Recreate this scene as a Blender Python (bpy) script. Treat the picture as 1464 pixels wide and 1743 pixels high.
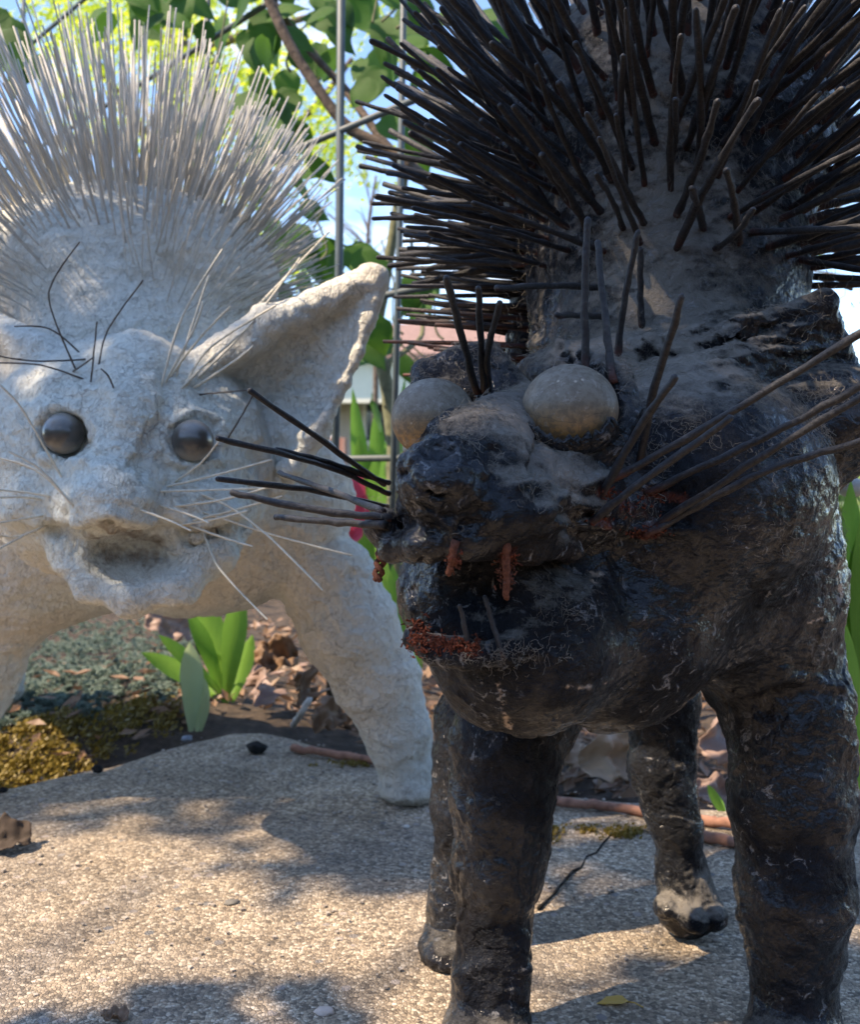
import bpy, bmesh, math, random
import numpy as np
from mathutils import Vector, Matrix, Quaternion
from mathutils.bvhtree import BVHTree
R = math.radians
import time; T0 = time.time()
def tick(n): print('T %5.1f %s' % (time.time()-T0, n))
random.seed(7); rng = np.random.default_rng(7)
for o in list(bpy.data.objects): bpy.data.objects.remove(o)
scene = bpy.context.scene
COL = scene.collection

# ---------------------------------------------------------------- camera
F = 1800.0; W0, H0 = 1464.0, 1743.0; CZ = 0.42
PITCH = math.atan(71.5 / F)
cd = bpy.data.cameras.new('camera'); cam = bpy.data.objects.new('camera', cd); COL.objects.link(cam)
cam.location = (0, 0, CZ); cam.rotation_euler = (math.pi/2 - PITCH, 0, 0)
cd.sensor_fit = 'HORIZONTAL'; cd.sensor_width = 36; cd.lens = F / W0 * 36
cd.clip_start = 0.02; cd.clip_end = 2000
cd.dof.use_dof = True; cd.dof.focus_distance = 0.64; cd.dof.aperture_fstop = 17
scene.camera = cam
# ---------------------------------------------------------------- light
SUN = Vector((-0.75, -0.30, 1.0)).normalized()       # towards the sun: high, behind the camera
el = math.asin(SUN.z); az = math.atan2(SUN.x, SUN.y)
sd = bpy.data.lights.new('sun', 'SUN'); so = bpy.data.objects.new('sun', sd); COL.objects.link(so)
sd.energy = 3.9; sd.angle = R(0.6); sd.color = (1.0, 0.80, 0.57)
so.rotation_euler = SUN.to_track_quat('Z', 'Y').to_euler(); so.location = (1, -1, 5)
world = bpy.data.worlds.new('World'); scene.world = world; world.use_nodes = True
nt = world.node_tree; nt.nodes.clear()
sky = nt.nodes.new('ShaderNodeTexSky'); sky.sky_type = 'NISHITA'; sky.sun_disc = False
sky.sun_elevation = el; sky.sun_rotation = az; sky.air_density = 0.8; sky.dust_density = 0.15; sky.ozone_density = 2.0
tcn = nt.nodes.new('ShaderNodeTexCoord'); mp = nt.nodes.new('ShaderNodeMapping')
mp.inputs['Scale'].default_value = (1, 1, 2.4)
nz = nt.nodes.new('ShaderNodeTexNoise'); nz.inputs['Scale'].default_value = 3.1; nz.inputs['Detail'].default_value = 7; nz.inputs['Roughness'].default_value = .58
rp = nt.nodes.new('ShaderNodeValToRGB'); rp.color_ramp.elements[0].position = .56; rp.color_ramp.elements[1].position = .80
mx = nt.nodes.new('ShaderNodeMixRGB'); mx.inputs[2].default_value = (7.0, 7.2, 7.6, 1)
bg = nt.nodes.new('ShaderNodeBackground'); bg.inputs['Strength'].default_value = 0.15
wo = nt.nodes.new('ShaderNodeOutputWorld')
L = nt.links.new
L(tcn.outputs['Generated'], mp.inputs['Vector']); L(mp.outputs[0], nz.inputs['Vector']); L(nz.outputs[0], rp.inputs[0])
L(rp.outputs[0], mx.inputs[0]); L(sky.outputs[0], mx.inputs[1]); L(mx.outputs[0], bg.inputs[0]); L(bg.outputs[0], wo.inputs[0])
scene.view_settings.view_transform = 'Standard'; scene.view_settings.look = 'None'
scene.view_settings.exposure = 1.4; scene.view_settings.gamma = 1
scene.render.engine = 'CYCLES'

# ---------------------------------------------------------------- pixel rays
def P(px, py, Y):
    x = (px - W0/2) / F; y = -(py - H0/2) / F
    d = Vector((x, math.cos(PITCH) + y*math.sin(PITCH), -math.sin(PITCH) + y*math.cos(PITCH)))
    return Vector((0, 0, CZ)) + d * (Y / d.y)
def G(px, py, z=0.0):
    x = (px - W0/2) / F; y = -(py - H0/2) / F
    d = Vector((x, math.cos(PITCH) + y*math.sin(PITCH), -math.sin(PITCH) + y*math.cos(PITCH)))
    return Vector((0, 0, CZ)) + d * ((z - CZ) / d.z)
def proj(v):
    q = Vector(v) - Vector((0, 0, CZ)); c, s = math.cos(PITCH), math.sin(PITCH)
    dep = q.y*c - q.z*s; up = q.y*s + q.z*c
    return (q.x/dep*F + W0/2, -up/dep*F + H0/2, dep)

# ---------------------------------------------------------------- noise (numpy)
_ROT = np.array(Quaternion((.37, .61, .7), 1.13).normalized().to_matrix())
def vnoise(p, freq, seed=0):
    q = (np.asarray(p) @ _ROT.T * freq + 1000.5).astype(np.float32 if len(p) > 50000 else np.float64); i = np.floor(q); f = (q-i); i = i.astype(np.int32).view(np.uint32); f = f*f*f*(f*(f*6-15)+10)
    X = [(i[:, 0]+np.uint32(a))*np.uint32(374761393) for a in (0, 1)]; Y = [(i[:, 1]+np.uint32(a))*np.uint32(668265263) for a in (0, 1)]; Z = [(i[:, 2]+np.uint32(a))*np.uint32(2147483647)+np.uint32((seed*1274126177) & 0xffffffff) for a in (0, 1)]
    def h(n):
        n = (n ^ (n >> np.uint32(13)))*np.uint32(1274126177); n = (n ^ (n >> np.uint32(15)))*np.uint32(2246822519)
        return ((n ^ (n >> np.uint32(16))) & np.uint32(0xffff)).astype(np.float32)/np.float32(32767.5)-np.float32(1)
    fx, fy, fz = f[:, 0], f[:, 1], f[:, 2]; r = []
    for a in (0, 1):
        c = []
        for b in (0, 1):
            e0 = h(X[a]+Y[b]+Z[0]); e1 = h(X[a]+Y[b]+Z[1]); c.append(e0+(e1-e0)*fz)
        r.append(c[0]+(c[1]-c[0])*fy)
    return r[0]+(r[1]-r[0])*fx
def fbm(p, freq, octv=3, seed=0, gain=.5):
    r = 0; a = 1
    for k in range(octv):
        r = r + a*vnoise(p, freq*2.03**k, seed+k*17); a *= gain
    return r
def ridged(p, freq, octv=2, seed=0):
    r = 0; a = 1
    for k in range(octv):
        r = r + a*(1 - 2*np.abs(vnoise(p, freq*2.1**k, seed+k*31))); a *= .5
    return r

# ---------------------------------------------------------------- implicit sculpting volume + surface nets
class Vol:
    def __init__(s, lo, hi, h):
        s.lo = np.array(lo, dtype=np.float32); s.h = h
        s.n = np.ceil((np.array(hi)-s.lo)/h).astype(int)+1
        s.f = np.full(tuple(s.n), 0.5, np.float32)
    def box(s, lo, hi):
        a = np.clip(np.floor((np.array(lo)-s.lo)/s.h).astype(int), 0, s.n)
        b = np.clip(np.ceil((np.array(hi)-s.lo)/s.h).astype(int)+1, 0, s.n)
        sl = tuple(slice(int(a[i]), int(b[i])) for i in range(3))
        ax = [(s.lo[i] + s.h*np.arange(a[i], b[i])).astype(np.float32) for i in range(3)]
        return sl, ax[0][:, None, None], ax[1][None, :, None], ax[2][None, None, :]
    def mix(s, sl, d, k, op):
        g = s.f[sl]
        if g.size == 0: return
        if op == '+':
            hh = np.maximum(k-np.abs(g-d), 0)/k; s.f[sl] = np.minimum(g, d) - hh*hh*k*.25
        else:
            d = -d; hh = np.maximum(k-np.abs(g-d), 0)/k; s.f[sl] = np.maximum(g, d) + hh*hh*k*.25
    def ell(s, c, r, k=.02, op='+', rot=None):
        c = np.array(c); m = max(r)+k+4*s.h
        sl, X, Y, Z = s.box(c-m, c+m); X = X-c[0]; Y = Y-c[1]; Z = Z-c[2]
        if rot is not None:
            M = np.array(rot.to_matrix()).T
            X, Y, Z = (M[0, 0]*X+M[0, 1]*Y+M[0, 2]*Z, M[1, 0]*X+M[1, 1]*Y+M[1, 2]*Z, M[2, 0]*X+M[2, 1]*Y+M[2, 2]*Z)
        k0 = np.sqrt((X/r[0])**2+(Y/r[1])**2+(Z/r[2])**2); k1 = np.sqrt((X/r[0]**2)**2+(Y/r[1]**2)**2+(Z/r[2]**2)**2)+1e-6
        s.mix(sl, k0*(k0-1)/k1, k, op)
    def cap(s, a, b, ra, rb, k=.015, op='+'):
        a = np.array(a); b = np.array(b); m = max(ra, rb)+k+4*s.h
        sl, X, Y, Z = s.box(np.minimum(a, b)-m, np.maximum(a, b)+m)
        d = b-a; dd = float(d@d)+1e-9
        t = np.clip(((X-a[0])*d[0]+(Y-a[1])*d[1]+(Z-a[2])*d[2])/dd, 0, 1)
        q = np.sqrt((X-a[0]-t*d[0])**2+(Y-a[1]-t*d[1])**2+(Z-a[2]-t*d[2])**2)
        s.mix(sl, q-(ra+(rb-ra)*t), k, op)
    def chain(s, pts, k=.015, op='+'):
        for (a, ra), (b, rb) in zip(pts[:-1], pts[1:]): s.cap(a, b, ra, rb, k, op)
    def tri(s, a, b, c, r, k=.01, op='+'):
        a, b, c = map(np.array, (a, b, c)); m = r+k+4*s.h
        sl, X, Y, Z = s.box(np.minimum(np.minimum(a, b), c)-m, np.maximum(np.maximum(a, b), c)+m)
        X, Y, Z = np.broadcast_arrays(X, Y, Z)
        n = np.cross(b-a, c-a); nn = n@n
        def dp(p, v): return (X-p[0])*v[0]+(Y-p[1])*v[1]+(Z-p[2])*v[2]
        def seg(p, q):
            d = q-p; t = np.clip(dp(p, d)/(d@d), 0, 1)
            return (X-p[0]-t*d[0])**2+(Y-p[1]-t*d[1])**2+(Z-p[2]-t*d[2])**2
        ins = (dp(a, np.cross(n, b-a)) > 0) & (dp(b, np.cross(n, c-b)) > 0) & (dp(c, np.cross(n, a-c)) > 0)
        d2 = np.where(ins, dp(a, n)**2/nn, np.minimum(np.minimum(seg(a, b), seg(b, c)), seg(c, a)))
        s.mix(sl, np.sqrt(d2)-r, k, op)
    def mesh(s):
        f = s.f; S = f < 0
        nx, ny, nz_ = f.shape
        cnt = np.zeros((nx-1, ny-1, nz_-1), np.int8)
        for a in (0, 1):
            for b in (0, 1):
                for c in (0, 1): cnt += S[a:nx-1+a, b:ny-1+b, c:nz_-1+c]
        act = np.argwhere((cnt > 0) & (cnt < 8)); idx = np.full(cnt.shape, -1, np.int32)
        idx[act[:, 0], act[:, 1], act[:, 2]] = np.arange(len(act))
        cs = [(a, b, c) for a in (0, 1) for b in (0, 1) for c in (0, 1)]
        val = np.stack([f[act[:, 0]+a, act[:, 1]+b, act[:, 2]+c] for a, b, c in cs], 1)
        acc = np.zeros((len(act), 3)); num = np.zeros(len(act))
        for i in range(8):
            for j in range(i+1, 8):
                d = np.array(cs[j])-np.array(cs[i])
                if np.abs(d).sum() != 1: continue
                va, vb = val[:, i], val[:, j]; m = (va < 0) != (vb < 0)
                t = np.where(m, va/np.where(m, va-vb, 1), 0)
                acc += m[:, None]*(np.array(cs[i])+t[:, None]*d); num += m
        v = s.lo + s.h*(act + acc/num[:, None])
        qs = []
        for ax in range(3):
            o = [0, 0, 0]; o[ax] = 1
            A = S[:nx-o[0], :ny-o[1], :nz_-o[2]]; B = S[o[0]:, o[1]:, o[2]:]
            e = np.argwhere(A != B); u, w = [(1, 2), (2, 0), (0, 1)][ax]
            e = e[(e[:, u] > 0) & (e[:, w] > 0) & (e[:, u] < f.shape[u]-1) & (e[:, w] < f.shape[w]-1)]
            def g(du, dw):
                q = e.copy(); q[:, u] += du; q[:, w] += dw; return idx[q[:, 0], q[:, 1], q[:, 2]]
            q = np.stack([g(-1, -1), g(0, -1), g(0, 0), g(-1, 0)], 1)
            ins = A[e[:, 0], e[:, 1], e[:, 2]]; q[~ins] = q[~ins][:, ::-1]; qs.append(q)
        return v, np.concatenate(qs)

def np_mesh(name, v, q):
    me = bpy.data.meshes.new(name); k = q.shape[1]
    me.vertices.add(len(v)); me.vertices.foreach_set('co', np.asarray(v, np.float32).ravel())
    me.loops.add(len(q)*k); me.loops.foreach_set('vertex_index', q.astype(np.int32).ravel())
    me.polygons.add(len(q)); me.polygons.foreach_set('loop_start', np.arange(0, len(q)*k, k, dtype=np.int32))
    me.update(calc_edges=True); me.validate(); me.polygons.foreach_set('use_smooth', np.ones(len(me.polygons), bool)); me.update()
    return me
def get_vn(me):
    n = len(me.vertices); v = np.empty(n*3, np.float32); me.vertices.foreach_get('co', v)
    nn = np.empty(n*3, np.float32); me.vertex_normals.foreach_get('vector', nn)
    return v.reshape(-1, 3).astype(np.float64), nn.reshape(-1, 3).astype(np.float64)
def put_v(me, v): me.vertices.foreach_set('co', v.astype(np.float32).ravel()); me.update()
def subsurf(me, lv=1):
    o = bpy.data.objects.new('tmp', me); COL.objects.link(o); m = o.modifiers.new('s', 'SUBSURF'); m.levels = lv; m.render_levels = lv
    dg = bpy.context.evaluated_depsgraph_get(); r = bpy.data.meshes.new_from_object(o.evaluated_get(dg)); bpy.data.objects.remove(o)
    r.polygons.foreach_set('use_smooth', np.ones(len(r.polygons), bool)); return r

# ---------------------------------------------------------------- objects
def link(name, me, parent=None, m=None, loc=None):
    o = bpy.data.objects.new(name, me); COL.objects.link(o)
    if m is not None and me is not None and not len(me.materials): me.materials.append(m)
    if parent is not None: o.parent = parent
    if loc is not None: o.location = loc
    return o
def tag(o, label=None, cat=None, group=None, kind=None):
    if label: o['label'] = label
    if cat: o['category'] = cat
    if group: o['group'] = group
    if kind: o['kind'] = kind
    return o
def empty(name, loc):
    o = bpy.data.objects.new(name, None); COL.objects.link(o); o.location = loc; o.empty_display_size = .05; return o
def under(child, parent):       # parent a child whose mesh is in world coordinates
    child.parent = parent; child.matrix_parent_inverse = Matrix.Translation(parent.location).inverted(); return child

class MB:
    def __init__(s): s.v = []; s.f = []
    def tube(s, pts, rad, n=7, caps=True, round_tip=False):
        pts = [Vector(p) for p in pts]
        rad = [rad]*len(pts) if not hasattr(rad, '__len__') else rad
        b0 = len(s.v); up = None
        for i, p in enumerate(pts):
            t = (pts[min(i+1, len(pts)-1)]-pts[max(i-1, 0)])
            if t.length < 1e-9: t = Vector((0, 0, 1))
            t.normalize()
            if up is None: up = t.orthogonal().normalized()
            up = (up - t*up.dot(t)); up = up.normalized() if up.length > 1e-6 else t.orthogonal().normalized()
            w = t.cross(up)
            for k in range(n):
                a = 2*math.pi*k/n; s.v.append(p+(up*math.cos(a)+w*math.sin(a))*rad[i])
        for i in range(len(pts)-1):
            for k in range(n):
                a = b0+i*n+k; b = b0+i*n+(k+1) % n; s.f.append((a, b, b+n, a+n))
        if caps:
            s.f.append(tuple(b0+k for k in reversed(range(n)))); e = b0+(len(pts)-1)*n
            s.f.append(tuple(e+k for k in range(n)))
        return s
    def box(s, c, h, rot=None):
        b0 = len(s.v)
        for x in (-1, 1):
            for y in (-1, 1):
                for z in (-1, 1):
                    q = Vector((x*h[0], y*h[1], z*h[2]))
                    if rot: q = rot @ q
                    s.v.append(Vector(c)+q)
        for f in ((0, 1, 3, 2), (4, 6, 7, 5), (0, 4, 5, 1), (2, 3, 7, 6), (0, 2, 6, 4), (1, 5, 7, 3)): s.f.append(tuple(b0+i for i in f))
        return s
    def add(s, vs, fs):
        b0 = len(s.v); s.v += [Vector(v) for v in vs]; s.f += [tuple(b0+i for i in f) for f in fs]; return s
    def mesh(s, name, m=None, smooth=True):
        me = bpy.data.meshes.new(name); me.from_pydata([tuple(v) for v in s.v], [], s.f)
        if smooth: me.polygons.foreach_set('use_smooth', np.ones(len(me.polygons), bool))
        if m: me.materials.append(m)
        me.update(); return me

# ---------------------------------------------------------------- materials
class N:
    def __init__(s, name):
        s.m = bpy.data.materials.new(name); s.m.use_nodes = True; s.t = s.m.node_tree; s.t.nodes.clear()
        s.out = s.t.nodes.new('ShaderNodeOutputMaterial'); s.b = s.t.nodes.new('ShaderNodeBsdfPrincipled')
        s.t.links.new(s.b.outputs[0], s.out.inputs[0]); s.tc = s.t.nodes.new('ShaderNodeTexCoord')
        s.obj = s.tc.outputs['Object']; s.gen = s.tc.outputs['Generated']
        s.geo = s.t.nodes.new('ShaderNodeNewGeometry'); s.pos = s.geo.outputs['Position']
    def lk(s, a, b):
        if hasattr(a, 'is_output') or isinstance(a, bpy.types.NodeSocket): s.t.links.new(a, b)
        elif isinstance(a, (tuple, list)) and len(a) == 3 and b.type == 'RGBA': b.default_value = (*a, 1)
        else: b.default_value = a
    def noise(s, scale, det=4, rough=.55, vec=None, dist=0, sc3=None):
        n = s.t.nodes.new('ShaderNodeTexNoise'); n.inputs['Scale'].default_value = scale; n.inputs['Detail'].default_value = det
        n.inputs['Roughness'].default_value = rough; n.inputs['Distortion'].default_value = dist
        v = vec or s.pos
        if sc3:
            m = s.t.nodes.new('ShaderNodeMapping'); m.inputs['Scale'].default_value = sc3; s.lk(v, m.inputs[0]); v = m.outputs[0]
        s.lk(v, n.inputs['Vector']); return n.outputs['Fac']
    def vor(s, scale, feat='F1', out='Distance', vec=None, rnd=1):
        n = s.t.nodes.new('ShaderNodeTexVoronoi'); n.feature = feat; n.inputs['Scale'].default_value = scale; n.inputs['Randomness'].default_value = rnd
        s.lk(vec or s.pos, n.inputs['Vector']); return n.outputs[out]
    def ramp(s, fac, stops):
        n = s.t.nodes.new('ShaderNodeValToRGB'); s.lk(fac, n.inputs[0]); e = n.color_ramp.elements
        while len(e) < len(stops): e.new(.5)
        for i, (p, c) in enumerate(stops):
            e[i].position = p; e[i].color = (*c, 1) if hasattr(c, '__len__') else (c, c, c, 1)
        return n.outputs[0]
    def mix(s, fac, a, b, mode='MIX'):
        n = s.t.nodes.new('ShaderNodeMixRGB'); n.blend_type = mode; s.lk(fac, n.inputs[0]); s.lk(a, n.inputs[1]); s.lk(b, n.inputs[2]); return n.outputs[0]
    def math(s, op, a, b=0.0, clamp=False):
        n = s.t.nodes.new('ShaderNodeMath'); n.operation = op; n.use_clamp = clamp; s.lk(a, n.inputs[0]); s.lk(b, n.inputs[1]); return n.outputs[0]
    def sep(s, v, i):
        n = s.t.nodes.new('ShaderNodeSeparateXYZ'); s.lk(v, n.inputs[0]); return n.outputs[i]
    def attr(s, name):
        n = s.t.nodes.new('ShaderNodeAttribute'); n.attribute_name = name; return n.outputs['Fac']
    def rnd(s):
        return s.t.nodes.new('ShaderNodeObjectInfo').outputs['Random']
    def warp(s, scale, amt):
        n = s.t.nodes.new('ShaderNodeTexNoise'); n.inputs['Scale'].default_value = scale; s.lk(s.pos, n.inputs['Vector'])
        a = s.t.nodes.new('ShaderNodeVectorMath'); a.operation = 'SCALE'; s.lk(n.outputs['Color'], a.inputs[0]); a.inputs['Scale'].default_value = amt
        b = s.t.nodes.new('ShaderNodeVectorMath'); b.operation = 'ADD'; s.lk(s.pos, b.inputs[0]); s.lk(a.outputs[0], b.inputs[1]); return b.outputs[0]
    def bump(s, h, strength=.5, dist=.002):
        n = s.t.nodes.new('ShaderNodeBump'); n.inputs['Strength'].default_value = strength; n.inputs['Distance'].default_value = dist
        s.lk(h, n.inputs['Height']); s.lk(n.outputs[0], s.b.inputs['Normal']); s.lk(n.outputs[0], s.b.inputs['Coat Normal'])
    def set(s, **k):
        for a, b in k.items(): s.lk(b, s.b.inputs[{'col': 'Base Color', 'rough': 'Roughness', 'spec': 'Specular IOR Level', 'metal': 'Metallic', 'trans': 'Transmission Weight', 'ior': 'IOR', 'coat': 'Coat Weight', 'sheen': 'Sheen Weight'}[a]])
        return s.m
def simple(name, col, rough=.8, var=.25, scale=60, spec=.3, bump=.3, bd=.001):
    n = N(name); f = n.noise(scale, 5)
    c = n.ramp(f, [(.3, tuple(x*(1-var) for x in col)), (.7, tuple(min(1, x*(1+var)) for x in col))])
    if bump: n.bump(f, bump, bd)
    return n.set(col=c, rough=rough, spec=spec)
def leaf_mat(name, c0, c1, trans=.35):
    n = N(name); f = n.math('ADD', n.math('MULTIPLY', n.noise(30, 3), .6), n.math('MULTIPLY', n.noise(260, 3, .6, n.obj, 0, (1, 1, .12)), .8)); r = n.rnd(); n.bump(f, .4, .002)
    c = n.mix(n.math('ADD', n.math('MULTIPLY', f, .5), n.math('MULTIPLY', r, .5)), c0, c1)
    n.set(col=c, rough=.45, spec=.35)
    tr = n.t.nodes.new('ShaderNodeBsdfTranslucent'); n.lk(n.mix(.5, c, (.45, .6, .06), 'MULTIPLY') if False else c, tr.inputs[0])
    ms = n.t.nodes.new('ShaderNodeMixShader'); ms.inputs[0].default_value = trans
    n.t.links.new(n.b.outputs[0], ms.inputs[1]); n.t.links.new(tr.outputs[0], ms.inputs[2]); n.t.links.new(ms.outputs[0], n.out.inputs[0])
    return n.m

# concrete with exposed aggregate
n = N('concrete'); wv = n.warp(90, .003)
cell = n.vor(300, 'F1', 'Color', wv); edge = n.vor(300, 'DISTANCE_TO_EDGE', 'Distance', wv)
cellv = n.sep(cell, 0)
big = n.vor(75, 'F1', 'Color', wv); bigd = n.vor(75, 'F1', 'Distance', wv)
base = n.ramp(cellv, [(0, (.18, .148, .115)), (.4, (.39, .31, .225)), (.75, (.55, .445, .325)), (1, (.76, .65, .51))])
joint = n.ramp(edge, [(.0, .55), (.10, 1)])
c = n.mix(1, base, joint, 'MULTIPLY')
st = n.noise(5, 5, .6); c = n.mix(1, c, n.ramp(st, [(.3, .66), (.62, 1.10)]), 'MULTIPLY')
c = n.mix(n.ramp(n.noise(11, 6, .7), [(.56, 0), (.70, .45)]), c, (.13, .12, .11)); c = n.mix(n.ramp(n.noise(3.2, 5, .6), [(.50, 0), (.62, .35)]), c, (.16, .15, .145))
pk = n.math('GREATER_THAN', n.sep(big, 0), .88); pk = n.math('MULTIPLY', pk, n.math('LESS_THAN', bigd, .33))
c = n.mix(pk, c, n.mix(n.sep(big, 1), (.5, .42, .36), (.16, .16, .16)))
c = n.mix(1, c, n.ramp(n.noise(25, 4), [(.35, .82), (.6, 1.05)]), 'MULTIPLY')
hgt = n.math('ADD', n.ramp(edge, [(0, 0), (.2, 1)]), n.math('MULTIPLY', cellv, .8)); hgt = n.math('ADD', hgt, n.math('MULTIPLY', pk, .8))
n.bump(hgt, .8, .001); M_conc = n.set(col=c, rough=.85, spec=.25)
# soil
n = N('soil'); f = n.noise(40, 7, .65); c = n.ramp(f, [(.3, (.02, .015, .011)), (.55, (.07, .05, .035)), (.8, (.16, .12, .09))])
n.bump(f, 1, .01); M_soil = n.set(col=c, rough=.95)
n = N('lawn_ground'); f = n.noise(3, 8, .7); c = n.ramp(f, [(.3, (.03, .05, .015)), (.7, (.09, .13, .03))]); n.bump(f, 1, .05); M_lawn = n.set(col=c, rough=.95)
# white painted plaster
n = N('white_paint'); wv = n.warp(60, .01)
bign = n.noise(4.5, 3); c = n.mix(n.ramp(bign, [(.42, 0.0), (.58, 1.0)]), (.74, .685, .58), (.69, .70, .64))
skylit_tint = n.attr('skylit_tint'); c = n.mix(skylit_tint, c, (.70, .71, .63))  # face tinted cooler: skylit shade put into the paint colour
cre = n.noise(170, 4, .6, wv, 1.2, (1, 1, .55)); cr2 = n.noise(480, 3, .6, wv); flake = n.vor(70, 'DISTANCE_TO_EDGE', 'Distance', n.warp(35, .03))
c = n.mix(n.ramp(cre, [(.34, .5), (.44, 0)]), c, (.40, .37, .31))
c = n.mix(n.math('MULTIPLY', n.ramp(flake, [(.0, .7), (.03, 0)]), n.ramp(n.noise(12, 3), [(.5, 0), (.62, 1)])), c, (.2, .17, .14))
c = n.mix(n.ramp(n.noise(26, 5, .7), [(.6, 0), (.74, .5)]), c, (.42, .38, .30))
c = n.mix(n.math('MULTIPLY', n.attr('grime_shade'), n.ramp(n.noise(60, 5, .7), [(.35, .25), (.6, .9)])), c, (.24, .19, .145)); c = n.mix(n.ramp(n.sep(n.pos, 2), [(.0, .5), (.05, .0)]), c, (.36, .31, .24))
h = n.math('ADD', n.math('MULTIPLY', cre, 1.0), n.math('MULTIPLY', cr2, .35)); h = n.math('ADD', h, n.math('MULTIPLY', n.noise(60, 4, .6), 1.1))
h = n.math('SUBTRACT', h, n.math('MULTIPLY', n.ramp(n.noise(95, 4, .6, n.warp(40, .02), 2.0), [(.34, 1), (.44, 0)]), .5))
n.bump(h, .75, .006); M_white = n.set(col=c, rough=.82, spec=.25)
# black painted plaster with dust on what faces up
n = N('black_paint'); wv = n.warp(50, .015)
f = n.noise(22, 6, .65); c = n.ramp(f, [(.35, (.007, .008, .011)), (.6, (.014, .016, .022)), (.8, (.035, .038, .048))])
c = n.mix(n.ramp(n.noise(9, 4, .6), [(.55, 0), (.66, .8)]), c, (.015, .012, .012))
nzv = n.sep(n.geo.outputs['Normal'], 2)
fib = n.noise(420, 4, .7, wv, 2.0); dn = n.noise(38, 6, .7)
dust = n.math('ADD', n.math('MULTIPLY', nzv, .85), n.math('MULTIPLY', n.math('SUBTRACT', dn, .5), 1.5)); dust = n.math('ADD', dust, n.math('MULTIPLY', n.math('SUBTRACT', fib, .5), .9))
dust = n.math('ADD', dust, n.math('MULTIPLY', n.attr('dusty'), .95))
dm = n.ramp(dust, [(.52, 0), (1.0, .85)])
c = n.mix(dm, c, n.mix(n.noise(9, 3), (.27, .26, .25), (.46, .41, .34)))
spk = n.noise(900, 2, .5); c = n.mix(n.ramp(spk, [(.72, 0), (.78, .5)]), c, (.3, .28, .25))
scf = n.math('MULTIPLY', n.ramp(n.noise(70, 5, .75, wv, 1.5), [(.58, 0), (.64, 1)]), n.ramp(n.noise(11, 3), [(.46, 0), (.54, .6)]))
c = n.mix(scf, c, (.36, .36, .37))
c = n.mix(n.math('MULTIPLY', n.attr('chip'), n.ramp(n.noise(220, 4), [(.42, 0), (.5, 1)])), c, (.55, .42, .32)); c = n.mix(n.attr('rust'), c, (.11, .03, .018))
h = n.math('ADD', n.noise(60, 5, .6, wv, .8), n.math('MULTIPLY', n.noise(260, 4, .65, wv, 1.0), .45)); h = n.math('ADD', h, n.math('MULTIPLY', dm, n.math('MULTIPLY', fib, .5)))
h = n.math('ADD', h, n.math('MULTIPLY', n.noise(700, 3, .6), .16))
n.bump(h, 1, .0075)
cb = n.t.nodes.new('ShaderNodeBump'); cb.inputs['Strength'].default_value = .9; cb.inputs['Distance'].default_value = .0045
n.lk(n.math('ADD', n.noise(75, 3, .5, wv, .6), n.math('MULTIPLY', n.noise(330, 3, .55), .22)), cb.inputs['Height'])
cm = n.ramp(n.noise(13, 4), [(.44, .10), (.54, .95)])
M_black = n.set(col=c, rough=n.mix(dm, n.ramp(n.noise(30, 3), [(.35, .25), (.65, .5)]), (.9, .9, .9)), spec=.12, coat=n.math('MULTIPLY', n.math('POWER', n.math('SUBTRACT', 1.0, dm), 3.0), cm))
n.t.links.new(cb.outputs[0], n.b.inputs['Coat Normal']); n.b.inputs['Coat Roughness'].default_value = .10; n.b.inputs['Coat IOR'].default_value = 1.36
# rods
n = N('black_rod'); z = n.sep(n.gen, 2); f = n.noise(300, 5, .7); g = n.noise(90, 3)
c = n.ramp(f, [(.35, (.012, .012, .015)), (.6, (.035, .034, .036)), (.75, (.10, .09, .08))])
ru = n.math('MULTIPLY', n.ramp(z, [(.0, 1), (.16, 0)]), n.ramp(g, [(.4, .1), (.55, 1)]))
c = n.mix(n.math('MULTIPLY', ru, .8), c, (.13, .035, .02))
up = n.sep(n.geo.outputs['Normal'], 2); c = n.mix(n.math('MULTIPLY', n.ramp(up, [(.35, 0), (1, .5)]), n.ramp(g, [(.4, .1), (.6, 1)])), c, (.15, .15, .155))
n.bump(f, .8, .0015); M_rod = n.set(col=c, rough=.5, spec=.4)
n = N('white_rod'); f = n.noise(200, 4); c = n.ramp(n.math('ADD', n.math('MULTIPLY', f, .4), n.math('MULTIPLY', n.rnd(), .6)), [(.2, (.44, .415, .37)), (.55, (.60, .575, .52)), (.9, (.72, .71, .66))])
n.bump(f, .4, .001); M_wrod = n.set(col=c, rough=.6)
M_wire = simple('dark_wire', (.07, .06, .05), .5); M_cream = simple('cream_wire', (.62, .58, .47), .6, .15, 300)
M_rust = simple('rust', (.13, .04, .024), .95, .5, 500, .1, .8); M_rust2 = simple('rust_stub', (.13, .055, .038), .85, .4, 600, .1, .8)
M_fibre = simple('dust_fibre', (.25, .225, .19), .9, .3, 50, .1, 0)
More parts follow.
